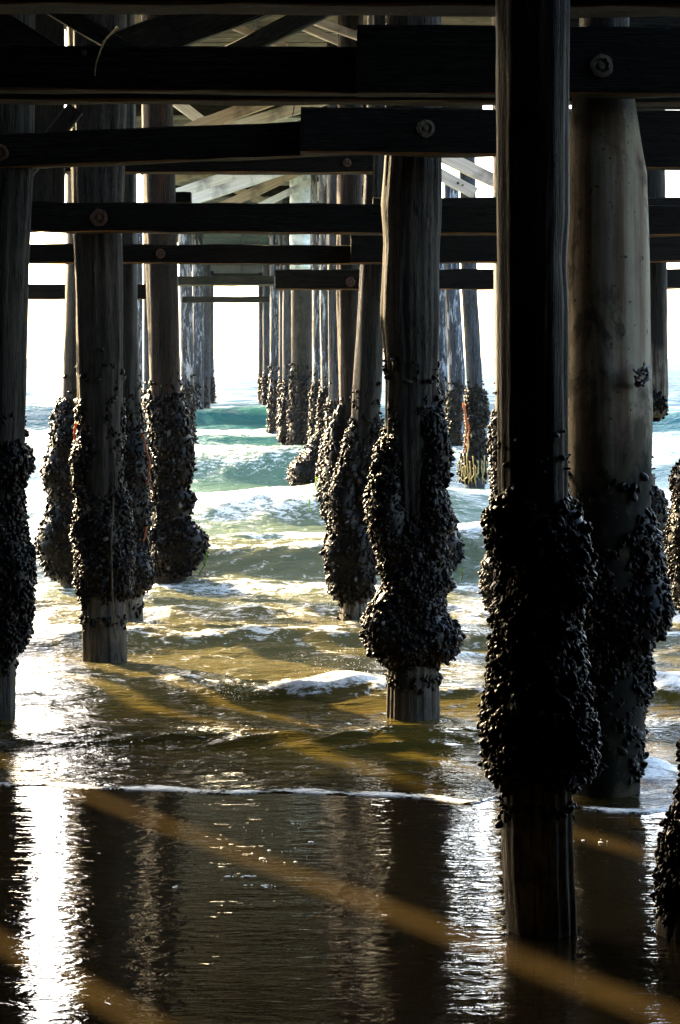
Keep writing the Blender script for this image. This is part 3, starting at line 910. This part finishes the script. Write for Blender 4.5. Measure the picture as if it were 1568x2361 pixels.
pile('second left pile carrying the rust bolt, bare timber foot in the wash', 17.2,
     [(-300, 160, 290), (240, 163, 292), (545, 168, 280), (600, 172, 281), (700, 175, 283), (880, 180, 284), (1000, 181, 284), (1300, 188, 287), (1400, 188, 288), (1525, 190, 291), (1640, 190, 291)],
     [[(880, 181, 284, 0.0), (900, 180, 285, 0.0), (935, 172, 285, 0.0), (1000, 176, 285, 0.0), (1060, 161, 285, 0.0), (1100, 170, 286, 0.0), (1130, 172, 290, 0.2), (1147, 176, 300, 0.7), (1200, 171, 307, 0.9), (1237, 165, 306, 0.8), (1270, 168, 305, 0.8), (1307, 172, 311, 1.0), (1340, 172, 306, 0.9), (1367, 180, 304, 0.7), (1385, 182, 292, 0.3), (1404, 176, 288, 0.0), (1416, 189, 288, 0.0)]],
     'weathered', 41, segs=80, shell=0.048, dens=1.1)

pile('dark pile half hidden behind the second left pile, orange weed on it', 19.9,
     [(-300, 255, 308), (240, 250, 312), (545, 245, 315), (900, 250, 322), (1150, 252, 329), (1430, 256, 329), (1520, 256, 329)],
     [[(900, 250, 322, 0.1), (935, 245, 326, 0.2), (972, 244, 331, 0.6), (1047, 240, 345, 1.0), (1147, 240, 350, 1.0), (1192, 242, 350, 1.0), (1247, 242, 340, 1.0), (1327, 240, 359, 1.0), (1357, 242, 351, 1.0), (1390, 250, 327, 0.6)]],
     'creosote', 42, segs=40, shell=0.052, dens=0.8)

pile('third left pile with a heavy mussel bulge jutting right above the surf', 23.0,
     [(-300, 325, 398), (240, 327, 399), (545, 333, 408), (700, 340, 412), (900, 347, 416), (1100, 350, 424), (1350, 352, 430), (1450, 352, 430)],
     [[(895, 346, 418, 0.2), (912, 328, 431, 0.7), (950, 338, 435, 0.8), (975, 340, 440, 0.9), (1010, 340, 448, 1.0), (1085, 340, 450, 1.0), (1112, 342, 444, 1.0), (1128, 344, 430, 0.9), (1142, 342, 452, 0.9), (1167, 342, 446, 1.0), (1197, 342, 440, 1.0), (1215, 340, 462, 1.0), (1242, 336, 480, 1.0), (1277, 338, 479, 1.0), (1300, 342, 462, 1.0), (1320, 346, 444, 0.9), (1344, 350, 431, 0.4)]],
     'rusty_pile', 43, segs=40, shell=0.07, dens=0.9)

pile('pile left of the rust bolt pile, wrapped in a wide brown mussel mass', 22.9,
     [(-300, 156, 226), (600, 152, 223), (700, 150, 221), (900, 144, 216), (1350, 140, 214), (1450, 140, 214)],
     [[(905, 144, 216, 0.2), (920, 131, 220, 0.8), (965, 118, 222, 1.0), (1000, 115, 222, 1.0), (1040, 107, 222, 1.0), (1085, 95, 222, 1.0), (1130, 105, 222, 1.0), (1160, 110, 222, 1.0), (1190, 103, 222, 1.0), (1220, 86, 222, 1.0), (1260, 82, 222, 1.0), (1290, 92, 222, 1.0), (1330, 104, 220, 1.0), (1348, 124, 216, 0.8)]],
     'weathered', 44, segs=40, shell=0.07, dens=0.9)

far_left = [
    ('pale edged far pile right behind the third left pile', 57.0, [(500, 412, 442), (620, 413, 443), (900, 417, 446), (1036, 418, 446)], [(870, 416, 446, 0.4), (900, 412, 449, 1.0), (972, 414, 452, 1.0), (1022, 414, 457, 1.0), (1036, 414, 452, 0.8)], 'bleached'),
    ('blue streaked pile at the left jamb of the distant opening, nearest of its cluster', 76.0, [(500, 444, 470), (985, 444, 470)], [(868, 446, 468, 0.5), (890, 440, 470, 1.0), (985, 440, 470, 1.0)], 'bleached'),
    ('middle blue grey pile of the cluster left of the distant opening', 94.0, [(500, 463, 485), (953, 463, 485)], [(862, 462, 482, 0.5), (880, 460, 484, 1.0), (952, 460, 484, 1.0)], 'flaking'),
    ('last dark pile of the cluster edging the distant opening on its left', 110.0, [(500, 478, 493), (935, 478, 493)], [(858, 476, 492, 0.5), (880, 474, 496, 1.0), (935, 474, 498, 1.0)], 'flaking'),
    ('thin white pile glimpsed between the second and third left piles', 70.0, [(500, 314, 329), (997, 314, 329)], [(890, 314, 330, 0.5), (930, 312, 332, 1.0), (996, 312, 332, 1.0)], 'bleached'),
    ('thin dark pile touching the third left pile on its left', 62.0, [(500, 331, 352), (1019, 331, 352)], [(885, 330, 352, 0.5), (930, 328, 352, 1.0), (1018, 328, 352, 1.0)], 'flaking'),
]
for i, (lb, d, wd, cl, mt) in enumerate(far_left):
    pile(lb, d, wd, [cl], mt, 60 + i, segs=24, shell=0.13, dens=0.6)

# right side
pile('white flaking pile directly right of the middle right pile', 60.0, [(300, 1004, 1030), (671, 1004, 1030), (1026, 1008, 1034)], [[(865, 1006, 1033, 0.4), (900, 1004, 1036, 1.0), (1024, 1004, 1036, 1.0)]], 'bleached', 70, segs=24, shell=0.12, dens=0.6)
pile('blue and white pile between two others right of the middle right pile', 54.0, [(300, 1022, 1056), (671, 1025, 1061), (862, 1034, 1072), (1048, 1036, 1074)], [[(868, 1034, 1072, 0.2), (890, 1032, 1074, 0.8), (940, 1028, 1074, 1.0), (1046, 1026, 1074, 1.0)]], 'bleached', 71, segs=24, shell=0.11, dens=0.7)
pile('dark leaning pile with yellow kelp roots at the bright gap before the nearest pile', 40.8, [(300, 1058, 1094), (671, 1064, 1101), (759, 1069, 1107), (885, 1076, 1112), (1000, 1078, 1116), (1120, 1076, 1118)], [[(886, 1075, 1113, 0.2), (896, 1071, 1123, 0.8), (931, 1069, 1128, 0.6), (970, 1072, 1128, 1.0), (988, 1072, 1120, 1.0), (1011, 1070, 1126, 1.0), (1034, 1068, 1128, 1.0), (1068, 1056, 1127, 1.0), (1091, 1054, 1124, 1.0), (1116, 1062, 1122, 0.9)]], 'flaking', 72, segs=28, shell=0.09, dens=0.8)
pile('pile mostly hidden behind the nearest pile, its mussels showing on the left', 19.8, [(-300, 1135, 1215), (671, 1138, 1218), (850, 1143, 1222), (1435, 1140, 1220), (1520, 1140, 1220)], [[(925, 1142, 1222, 0.3), (940, 1135, 1224, 1.0), (1000, 1130, 1226, 1.0), (1060, 1126, 1226, 1.0), (1127, 1132, 1226, 1.0), (1277, 1126, 1226, 1.0), (1297, 1108, 1226, 1.0), (1352, 1105, 1226, 1.0), (1392, 1114, 1226, 1.0), (1430, 1132, 1222, 0.8)], [(872, 1142, 1222, 0.0), (885, 1131, 1222, 0.2), (900, 1142, 1222, 0.0)]], 'creosote', 73, segs=36, shell=0.052, dens=0.7)
pile('hidden pile behind the middle right pile, brown mussel bulge showing on the right', 23.5, [(-300, 940, 1008), (671, 942, 1010), (1338, 945, 1016), (1420, 945, 1016)], [[(1100, 940, 1018, 0.5), (1172, 935, 1042, 1.0), (1222, 930, 1058, 1.0), (1247, 930, 1069, 1.0), (1282, 930, 1068, 1.0), (1317, 934, 1049, 1.0), (1338, 940, 1022, 0.8)]], 'creosote', 74, segs=32, shell=0.07, dens=0.8)
pile('broken pile ending above the water in a mussel clump, right of the concrete pile', 20.0, [(-300, 1455, 1530), (390, 1458, 1534), (670, 1462, 1537), (905, 1465, 1540), (950, 1470, 1536), (962, 1478, 1530)], [[(896, 1464, 1541, 0.5), (915, 1462, 1549, 1.0), (935, 1464, 1547, 1.0), (962, 1474, 1536, 1.0), (972, 1480, 1528, 0.8)]], 'creosote', 75, segs=40, shell=0.052, dens=0.9, bottom=EYE - (962 - HORIZON) * 20 / F)
pile('pile behind the concrete one, brown mussels showing past its right side', 21.0, [(1000, 1440, 1508), (1395, 1445, 1512), (1480, 1445, 1512)], [[(1105, 1440, 1508, 0.3), (1125, 1436, 1526, 1.0), (1160, 1436, 1540, 1.0), (1250, 1436, 1546, 1.0), (1340, 1436, 1540, 1.0), (1393, 1440, 1520, 0.8)]], 'creosote', 76, segs=32, shell=0.052, dens=0.8, top=EYE - (1090 - HORIZON) * 21 / F)
pile('pile at the right picture edge, only its lumpy mussel side in view', 19.7, [(-300, 1582, 1665), (1000, 1578, 1660), (1437, 1574, 1656), (1520, 1574, 1656)], [[(1045, 1576, 1662, 0.3), (1058, 1560, 1670, 1.0), (1110, 1545, 1672, 1.0), (1145, 1548, 1672, 1.0), (1200, 1540, 1672, 1.0), (1250, 1537, 1672, 1.0), (1385, 1540, 1670, 1.0), (1425, 1560, 1662, 0.8)]], 'creosote', 77, segs=36, shell=0.052, dens=0.8)
pile('near leaning pile at the lower right corner, mussels down to its wet foot', 9.1, [(-300, 1640, 1800), (1500, 1590, 1755), (1817, 1572, 1735), (1907, 1556, 1715), (2000, 1535, 1690), (2150, 1512, 1668), (2250, 1504, 1660)], [[(1600, 1580, 1760, 0.6), (1700, 1572, 1765, 1.0), (1817, 1564, 1755, 1.0), (1860, 1552, 1750, 1.0), (1907, 1534, 1735, 1.0), (1967, 1514, 1710, 1.0), (2067, 1507, 1690, 0.7), (2110, 1512, 1680, 0.2)]], 'creosote', 78, segs=64, shell=0.045, dens=1.1)


# ------------------------------------------------------------------ braces seen in the gaps
BRG = 'diagonal braces under the deck'


def brace(x0, y0, d0, x1, y1, d1, wpx, label, mat='brace', seed=0, thick=0.10, name='diagonal_brace', group=BRG, cat='brace'):
    a, b = at(x0, y0, d0), at(x1, y1, d1)
    h = wpx * px((d0 + d1) / 2)
    return timber(name, a, b, thick, h, M[mat], label, cat, group, seed, Vector((0, 0, 1)), 0.005)


brace(190, 150, 15.6, 700, -40, 15.6, 84, 'wide dark olive brace climbing right behind the top left beam', 'dark_brace', 101, 0.12)
brace(520, 130, 17.4, 840, -25, 17.4, 42, 'brown brace climbing right to the top middle behind the upper beam', 'dark_brace', 102, 0.12)
brace(30, -40, 12.9, 330, 140, 12.9, 40, 'brown brace with swirling grain sloping down at top left', 'dark_brace', 103, 0.14)
brace(-260, -90, 12.6, 150, 170, 12.6, 95, 'broad grained dark timber in the top left corner', 'dark_brace', 104, 0.14)
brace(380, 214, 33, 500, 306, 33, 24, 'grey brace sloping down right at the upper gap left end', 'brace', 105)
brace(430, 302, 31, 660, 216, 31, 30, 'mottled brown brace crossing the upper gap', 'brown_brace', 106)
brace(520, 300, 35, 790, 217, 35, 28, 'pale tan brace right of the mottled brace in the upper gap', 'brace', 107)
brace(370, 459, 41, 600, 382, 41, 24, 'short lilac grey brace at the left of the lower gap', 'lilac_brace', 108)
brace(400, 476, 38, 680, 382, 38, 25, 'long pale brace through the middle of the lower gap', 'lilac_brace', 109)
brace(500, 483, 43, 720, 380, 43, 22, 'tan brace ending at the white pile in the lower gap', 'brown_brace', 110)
brace(360, 430, 48, 480, 385, 48, 22, 'small brown brace at the top left of the lower gap', 'brown_brace', 111)
brace(990, 345, 30, 1190, 440, 30, 30, 'grey brace sloping down behind the nearest pile, upper of two', 'brace', 112)
rb = brace(980, 384, 28, 1096, 446, 28, 28, 'short grey brace with two bolt heads beside the middle right pile', 'brace', 113)
bpy.context.view_layer.update()
bolt(rb, at(1056, 422, 27.93), 3.2 * px(28), M['pale_rust'])
bolt(rb, at(1067, 427, 27.93), 2.4 * px(28), M['pale_rust'])
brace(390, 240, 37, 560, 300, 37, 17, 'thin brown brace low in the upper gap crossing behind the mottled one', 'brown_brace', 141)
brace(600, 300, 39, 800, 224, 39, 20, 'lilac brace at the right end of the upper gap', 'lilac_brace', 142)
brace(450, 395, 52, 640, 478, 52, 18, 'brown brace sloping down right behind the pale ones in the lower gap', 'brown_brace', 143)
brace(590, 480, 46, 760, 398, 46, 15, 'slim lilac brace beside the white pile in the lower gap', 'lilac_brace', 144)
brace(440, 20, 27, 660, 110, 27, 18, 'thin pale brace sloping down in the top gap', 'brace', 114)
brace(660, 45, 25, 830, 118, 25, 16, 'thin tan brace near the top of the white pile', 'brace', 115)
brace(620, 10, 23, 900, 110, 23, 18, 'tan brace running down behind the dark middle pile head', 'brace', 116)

for (x, y0, y1, d, wp, lb, sd) in ((110, -160, 482, 18.2, 78, 'upright dark plank between the left edge pile and the rust bolt pile', 131),
                                   (1536, -200, 252, 15.2, 200, 'wide upright dark plank at the upper right edge', 132)):
    a, b = at(x, y1, d), at(x, y0, d)
    timber('upright_plank', a, b, 0.08, wp * px(d), M['dark_brace'], lb, 'plank', None, sd, Vector((1, 0, 0)))
beam(1290, 20, 70, 2600, 20, 80, 13.2, 0.2, 'dark stringer behind the nearest pile head at upper right', 133, 'dark_brace')
brace(60, 395, 15.6, 175, 250, 15.6, 40, 'dark brace rising beside the rust bolt pile', 'dark_brace', 134)
brace(1440, 250, 16.2, 1700, 420, 16.2, 60, 'dark brace falling to the right beside the concrete pile head', 'dark_brace', 135)

# white upper piles seen above the lower beams
pile('white painted upper pile in the lower gap, bright beside sky', 47.5, [(-700, 672, 722), (400, 668, 716), (620, 668, 716)], [], 'whitewash', 120, segs=32, bottom=EYE + 205 * 47.5 / F)
blk2 = beam(731, 419, 462, 748, 419, 462, 45.0, 0.25, 'tan stacked block between two white piles in the lower gap', 121, mat='brace', name='timber_block', group=None)
blk2['category'] = 'wooden block'


# ------------------------------------------------------------------ deck, stringers, added light-blocking boards
def deck():
    root = empty('pier_deck', (0, 30, 7.55))
    tag(root, 'timber deck of the pier seen from below, boards over long stringers', 'deck')
    r = np.random.default_rng(5)
    V, Fc = [], []
    y = -25.0
    part = 0
    while y < 122:
        if part == 0 and y > 27:
            mesh_obj('deck_boards', V, Fc, M['dark_brace'], root, smooth=False)
            V, Fc, part = [], [], 1
        w = 0.235
        l0 = (-5.2 if y < 12.5 else -2.9 if y < 24 else -2.6) + r.uniform(-0.08, 0.08)
        l1 = (5.2 if y < 24 else 4.5) + r.uniform(-0.08, 0.08)
        z0 = 7.62 + r.uniform(-0.006, 0.006)
        o = len(V)
        for (L, Y, Z) in ((l0, y, z0), (l1, y, z0), (l1, y + w, z0), (l0, y + w, z0), (l0, y, z0 + 0.09), (l1, y, z0 + 0.09), (l1, y + w, z0 + 0.09), (l0, y + w, z0 + 0.09)):
            V.append((L + PA * Y, Y, Z))
        for q in ((3, 2, 1, 0), (4, 5, 6, 7), (0, 1, 5, 4), (1, 2, 6, 5), (2, 3, 7, 6), (3, 0, 4, 7)):
            Fc.append(tuple(o + k for k in q))
        y += w + r.choice([0.006, 0.01, 0.016])
    mesh_obj('deck_boards', V, Fc, M['deck'], root, smooth=False)
    for i, L in enumerate((-4.8, -3.6, -2.4, -1.2, 0.2, 1.6, 2.6, 4.3, 4.7)):
        far = 122 if L in (-2.4, 0.2, 4.3) else 12.5 if L < -3 else 24
        p0 = Vector((L + PA * -25, -25, 7.44))
        p1 = Vector((L + PA * far, far, 7.44))
        v, f, mx = timber_mesh(p0, p1, 0.12, 0.34, Vector((0, 0, 1)), 300 + i, 0.004, step=2.0)
        o = mesh_obj('stringer', v, f, M['dark_brace'], smooth=False)
        o.parent = root
        o.matrix_world = mx
        o.matrix_parent_inverse = Matrix.Identity(4)
        o.matrix_basis = Matrix.Translation(-Vector(root.location)) @ mx


deck()
for i, d in enumerate((5.0, 9.9, 14.9, 20.2, 25.0, 30.4, 36.0, 43.0, 54.0, 67.0, 88.0, 110.0)):
    timber('cap_beam', Vector(((-5.1 if d < 12.5 else -2.8 if d < 24 else -2.5) + PA * d, d, 7.12)), Vector(((4.9 if d < 24 else 4.4) + PA * d, d, 7.12)), 0.3, 0.3, M['dark_brace'], 'dark cap beam under the deck stringers at the head of a pile row', 'beam', 'cap beams under the deck', 400 + i)

# added unseen panels on the left; their gaps let the sun streaks through
def sun_streak_boards():
    az = SUN_AZ
    gaps = [(3.74, 3.98), (5.46, 5.74), (7.22, 7.45)]
    edges = [-7.3] + [e for g in gaps for e in g] + [7.75]
    X0 = -5.0
    for i in range(0, len(edges), 2):
        p0, p1 = edges[i], edges[i + 1]
        y0 = (p0 - X0 * math.cos(az)) / math.sin(az)
        y1 = (p1 - X0 * math.cos(az)) / math.sin(az)
        V, Fc = [], []
        r = np.random.default_rng(600 + i)
        n = max(1, int((y1 - y0) / 0.28))
        w = (y1 - y0) / n
        for k in range(n):
            a = y0 + k * w
            o = len(V)
            t = r.uniform(-0.01, 0.01)
            for (dx, yy, zz) in ((0, a, -0.6), (0.06, a, -0.6), (0.06, a + w, -0.6), (0, a + w, -0.6), (0, a, 9.6), (0.06, a, 9.6), (0.06, a + w, 9.6), (0, a + w, 9.6)):
                V.append((X0 + dx + t, yy, zz))
            for q in ((3, 2, 1, 0), (4, 5, 6, 7), (0, 1, 5, 4), (1, 2, 6, 5), (2, 3, 7, 6), (3, 0, 4, 7)):
                Fc.append(tuple(o + j for j in q))
        o = mesh_obj('light_block_boards', V, Fc, M['dark_brace'], origin=(X0, (y0 + y1) / 2, 0), smooth=False)
        tag(o, 'added unseen panel of dark boards on the left, shaping the sun streaks', 'light blocker', 'added panels shaping the sunlight')


sun_streak_boards()


def light_block_wall(name, p0, p1, label, seed, z0=-0.6, z1=7.3, mat='dark_brace'):
    r = np.random.default_rng(seed)
    p0, p1 = Vector(p0), Vector(p1)
    n = max(1, int((p1 - p0).length / 0.28))
    ax = (p1 - p0) / n
    nr = Vector((-ax.y, ax.x, 0)).normalized()
    V, Fc = [], []
    for k in range(n):
        a = p0 + ax * k + nr * r.uniform(-0.01, 0.01)
        o = len(V)
        for z in (z0, z1):
            for q in (a, a + nr * 0.06, a + ax + nr * 0.06, a + ax):
                V.append((q.x, q.y, z))
        for q in ((3, 2, 1, 0), (4, 5, 6, 7), (0, 1, 5, 4), (1, 2, 6, 5), (2, 3, 7, 6), (3, 0, 4, 7)):
            Fc.append(tuple(o + j for j in q))
    o = mesh_obj(name, V, Fc, M[mat], origin=tuple((p0 + p1) / 2), smooth=False)
    tag(o, label, 'light blocker')


light_block_wall('light_block_boards', (5.25, -5.5, 0), (5.0, 9.5, 0), 'added unseen dark boards blocking skylight from the right', 31)  # added out of view to keep skylight off the near piles
light_block_wall('rear_light_block', (-5.0, -5.8, 0), (5.3, -5.8, 0), 'added unseen dark boards blocking skylight from behind the camera', 32)  # added behind the camera to cut skylight on camera-facing sides


# ------------------------------------------------------------------ weed, rope, small hanging things
def strand(name, pts, r0, mat, label=None, cat=None, parent=None, group=None, n=6, extra=None):
    """tapering tube(s) through points"""
    V, Fc = [], []
    for (path, ra) in ([(pts, r0)] + (extra or [])):
        P = [Vector(p) for p in path]
        # smooth the path
        Q = []
        for i in range(len(P) - 1):
            a = P[max(i - 1, 0)]
            b, c = P[i], P[i + 1]
            e = P[min(i + 2, len(P) - 1)]
            for k in range(5):
                t = k / 5
                Q.append(0.5 * ((2 * b) + (c - a) * t + (2 * a - 5 * b + 4 * c - e) * t * t + (3 * b - a - 3 * c + e) * t ** 3))
        Q.append(P[-1])
        off = len(V)
        for i, q in enumerate(Q):
            tg = (Q[min(i + 1, len(Q) - 1)] - Q[max(i - 1, 0)]).normalized()
            s = tg.cross(Vector((0.3, 1, 0.2))).normalized()
            u = s.cross(tg)
            rr = ra * (1 - 0.6 * i / len(Q)) * (1 + 0.25 * math.sin(i * 1.7))
            for k in range(n):
                t = 2 * math.pi * k / n
                V.append(tuple(q + s * rr * math.cos(t) + u * rr * math.sin(t)))
        Fc += [tuple(off + j for j in f) for f in grid_faces(len(Q), n, True)]
    o = mesh_obj(name, V, Fc, mat, origin=tuple(Vector(pts[0])))
    tag(o, label, cat, group)
    return o


dW = 19.55
strand('seaweed_strand', [at(330, 1000, dW), at(338, 1040, dW), at(345, 1065, dW), at(343, 1090, dW), at(342, 1112, dW), at(352, 1130, dW), at(354, 1143, dW), at(348, 1150, dW)], 0.014, M['orange_weed'], 'glowing orange seaweed strand hanging in a hook from the mussels', 'seaweed', group='seaweed hanging from the piles')
strand('seaweed_strand', [at(338, 1215, dW), at(335, 1232, dW), at(331, 1250, dW)], 0.012, M['orange_weed'], 'short orange seaweed tip below the long orange strand', 'seaweed', group='seaweed hanging from the piles')
strand('seaweed_strand', [at(176, 975, 16.9), at(172, 990, 16.9), at(171, 1005, 16.9), at(174, 1020, 16.9)], 0.014, M['orange_weed'], 'orange seaweed tuft on the left edge of the rust bolt pile', 'seaweed', group='seaweed hanging from the piles')
strand('seaweed_strand', [at(478, 1272, 22.6), at(474, 1288, 22.6), at(470, 1300, 22.6), at(473, 1302, 22.6), at(465, 1312, 22.6), at(459, 1325, 22.6)], 0.013, M['green_weed'], 'bright green weed hanging from the mussel bulge over the surf', 'seaweed', group='seaweed hanging from the piles')
strand('seaweed_strand', [at(714, 1150, 29), at(713, 1164, 29), at(717, 1180, 29)], 0.016, M['green_weed'], 'light green weed dangling under mussels right of the surf', 'seaweed', group='seaweed hanging from the piles')
strand('seaweed_strand', [at(730, 1100, 29.2), at(728, 1118, 29.2), at(732, 1135, 29.2)], 0.016, M['green_weed'], 'olive green weed just above the light green weed', 'seaweed', group='seaweed hanging from the piles')
strand('seaweed_strand', [at(1062, 1310, 22.5), at(1066, 1325, 22.5), at(1064, 1340, 22.5), at(1072, 1345, 22.5)], 0.010, M['green_weed'], 'thin green weed hanging right of the middle right pile', 'seaweed', group='seaweed hanging from the piles')
ex = []
rr = random.Random(3)
for k in range(16):
    x = 1058 + 4.2 * k + rr.uniform(-4, 4)
    ex.append(([at(x, 1050 + rr.uniform(0, 30), 40.3), at(x + rr.uniform(-4, 4), 1085 + rr.uniform(-6, 6), 40.25), at(x + rr.uniform(-6, 6), 1102 + rr.uniform(-6, 6), 40.22), at(x + rr.uniform(-9, 9), 1114 + rr.uniform(-8, 10), 40.3)], 0.011))
strand('kelp_roots', [at(1078, 1000, 40.3), at(1080, 1030, 40.3), at(1076, 1060, 40.3), at(1082, 1110, 40.3)], 0.016, M['kelp_root'], 'tangled yellow kelp roots drooping round the foot of the leaning far pile', 'kelp', extra=ex)
strand('kelp_stalks', [at(1069, 930, 40.2), at(1074, 965, 40.2), at(1076, 990, 40.2), at(1072, 1020, 40.2)], 0.028, M['orange_weed'], 'sunlit orange kelp stalks on the left edge of the leaning far pile', 'kelp', extra=[([at(1072, 950, 40.2), at(1081, 985, 40.2), at(1079, 1010, 40.2), at(1074, 1040, 40.2)], 0.018), ([at(1070, 940, 40.25), at(1078, 975, 40.2), at(1074, 1000, 40.2), at(1069, 1045, 40.2)], 0.018)])
dR = 16.82
strand('rope', [at(262, 1148, dR), at(259, 1200, dR), at(257, 1260, dR - .04), at(258, 1330, dR - .04), at(261, 1400, dR), at(266, 1460, dR), at(276, 1500, dR), at(287, 1527, dR + .03)], 0.010, M['rope'], 'thin brown line hanging down the front of the rust bolt pile into the water', 'rope')
strand('twig', [at(272, 62, 11.4), at(258, 76, 11.4), at(245, 90, 11.4), at(236, 105, 11.4), at(229, 125, 11.4), at(221, 150, 11.4), at(219, 175, 11.4)], 0.007, M['kelp_root'], 'thin golden curled twig hanging over the top left beam', 'twig')
strand('hanging_line', [at(681, 222, 13.8), at(679, 240, 13.8), at(677, 256, 13.8), at(674, 268, 13.8)], 0.006, M['rope'], 'short dark line dangling across the upper bright gap', 'line')
kx = []
for k in range(14):
    a = rr.uniform(0, 6.28)
    cx, cy = 1488 + rr.uniform(-14, 10), 868 + rr.uniform(-16, 16)
    kx.append(([at(cx, cy, 11.72), at(cx + 12 * math.cos(a), cy + 10 * math.sin(a), 11.66), at(cx + 20 * math.cos(a + .6), cy + 16 * math.sin(a + .6), 11.72)], 0.011))
strand('dried_weed_tangle', [at(1468, 886, 11.75), at(1484, 880, 11.7), at(1494, 868, 11.7), at(1487, 850, 11.7), at(1486, 838, 11.75)], 0.02, M['cloth'], 'grey tangle of dried weed stuck on the right side of the concrete pile', 'weed', extra=kx)


# ------------------------------------------------------------------ spray drops over the splash
def spray():
    r = np.random.default_rng(12)
    V, Fc = [], []
    ico = bmesh.new()
    bmesh.ops.create_icosphere(ico, subdivisions=1, radius=1.0)
    iv = np.array([v.co[:] for v in ico.verts])
    jf = [tuple(v.index for v in f.verts) for f in ico.faces]
    ico.free()
    for k in range(420):
        if k < 260:
            x, y = r.normal(0.05, 0.28), r.normal(15.45, 0.18)
            z = 0.12 + abs(r.normal(0, 0.13))
        elif k < 330:
            x, y = r.normal(-0.82, 0.06), r.normal(15.0, 0.08)
            z = 0.05 + abs(r.normal(0, 0.06))
        else:
            x, y = r.normal(0.2, 0.7), r.normal(18.0, 0.3)
            z = 0.12 + abs(r.normal(0, 0.08))
        s = r.uniform(0.0015, 0.0042)
        o = len(V)
        V.extend((iv * s + np.array([x, y, z])).tolist())
        Fc.extend([tuple(o + j for j in f) for f in jf])
    o = mesh_obj('sea_spray', V, Fc, M['foam'], origin=(0.05, 15.4, 0.1))
    tag(o, 'fine drops of spray over the golden splash in the middle', 'spray', kind='stuff')


spray()


def haze():
    m = bpy.data.materials.new('sea_haze')
    m.use_nodes = True
    n, l = m.node_tree.nodes, m.node_tree.links
    n.clear()
    v = n.new('ShaderNodeVolumePrincipled')
    v.inputs['Color'].default_value = (0.95, 0.93, 0.88, 1)
    v.inputs['Density'].default_value = HAZE
    v.inputs['Anisotropy'].default_value = 0.5
    o = n.new('ShaderNodeOutputMaterial')
    l.new(v.outputs[0], o.inputs['Volume'])
    V = [(x, y, z) for z in (-12.0, 12.0) for (x, y) in ((-40000, -120), (40000, -120), (40000, 12000), (-40000, 12000))]
    ob = mesh_obj('haze', V, [(3, 2, 1, 0), (4, 5, 6, 7), (0, 1, 5, 4), (1, 2, 6, 5), (2, 3, 7, 6), (3, 0, 4, 7)], m, smooth=False)
    tag(ob, kind='stuff')


HAZE = 0.000035
haze()


# ------------------------------------------------------------------ scraps of foam left on the wet sand
def foam_scraps():
    r = np.random.default_rng(21)
    V, Fc = [], []
    spots = []
    for (x0, x1, y0, y1, k) in ((505, 590, 2021, 2024, 16), (565, 640, 2042, 2048, 12), (560, 720, 1900, 2000, 22), (1340, 1400, 1935, 1960, 4), (380, 420, 2040, 2056, 3)):
        for _ in range(k):
            spots.append((r.uniform(x0, x1), r.uniform(y0, y1)))
    for (x, y) in spots:
        d = EYE * F / (y - HORIZON)
        c = at(x, y, d)
        a = 0.0022 + 0.007 * r.uniform(0, 1) ** 3
        o = len(V)
        n = 9
        for (q, z) in ((1.0, 0.004), (0.8, 0.0065), (0.35, 0.008)):
            for k in range(n):
                t = 2 * math.pi * k / n
                j = 1 + 0.25 * math.sin(2 * t + x) + r.normal(0, 0.08)
                V.append((c.x + q * a * 1.5 * j * math.cos(t), c.y + q * a * 1.6 * j * math.sin(t), z))
        Fc += [tuple(o + j for j in f) for f in grid_faces(3, n, True)]
        Fc.append(tuple(o + 2 * n + k for k in range(n)))
    ob = mesh_obj('foam_scraps', V, Fc, M['foam'], origin=(-0.5, 10, 0))
    tag(ob, 'scattered white scraps of foam on the dark wet sand', 'foam', kind='stuff')


foam_scraps()
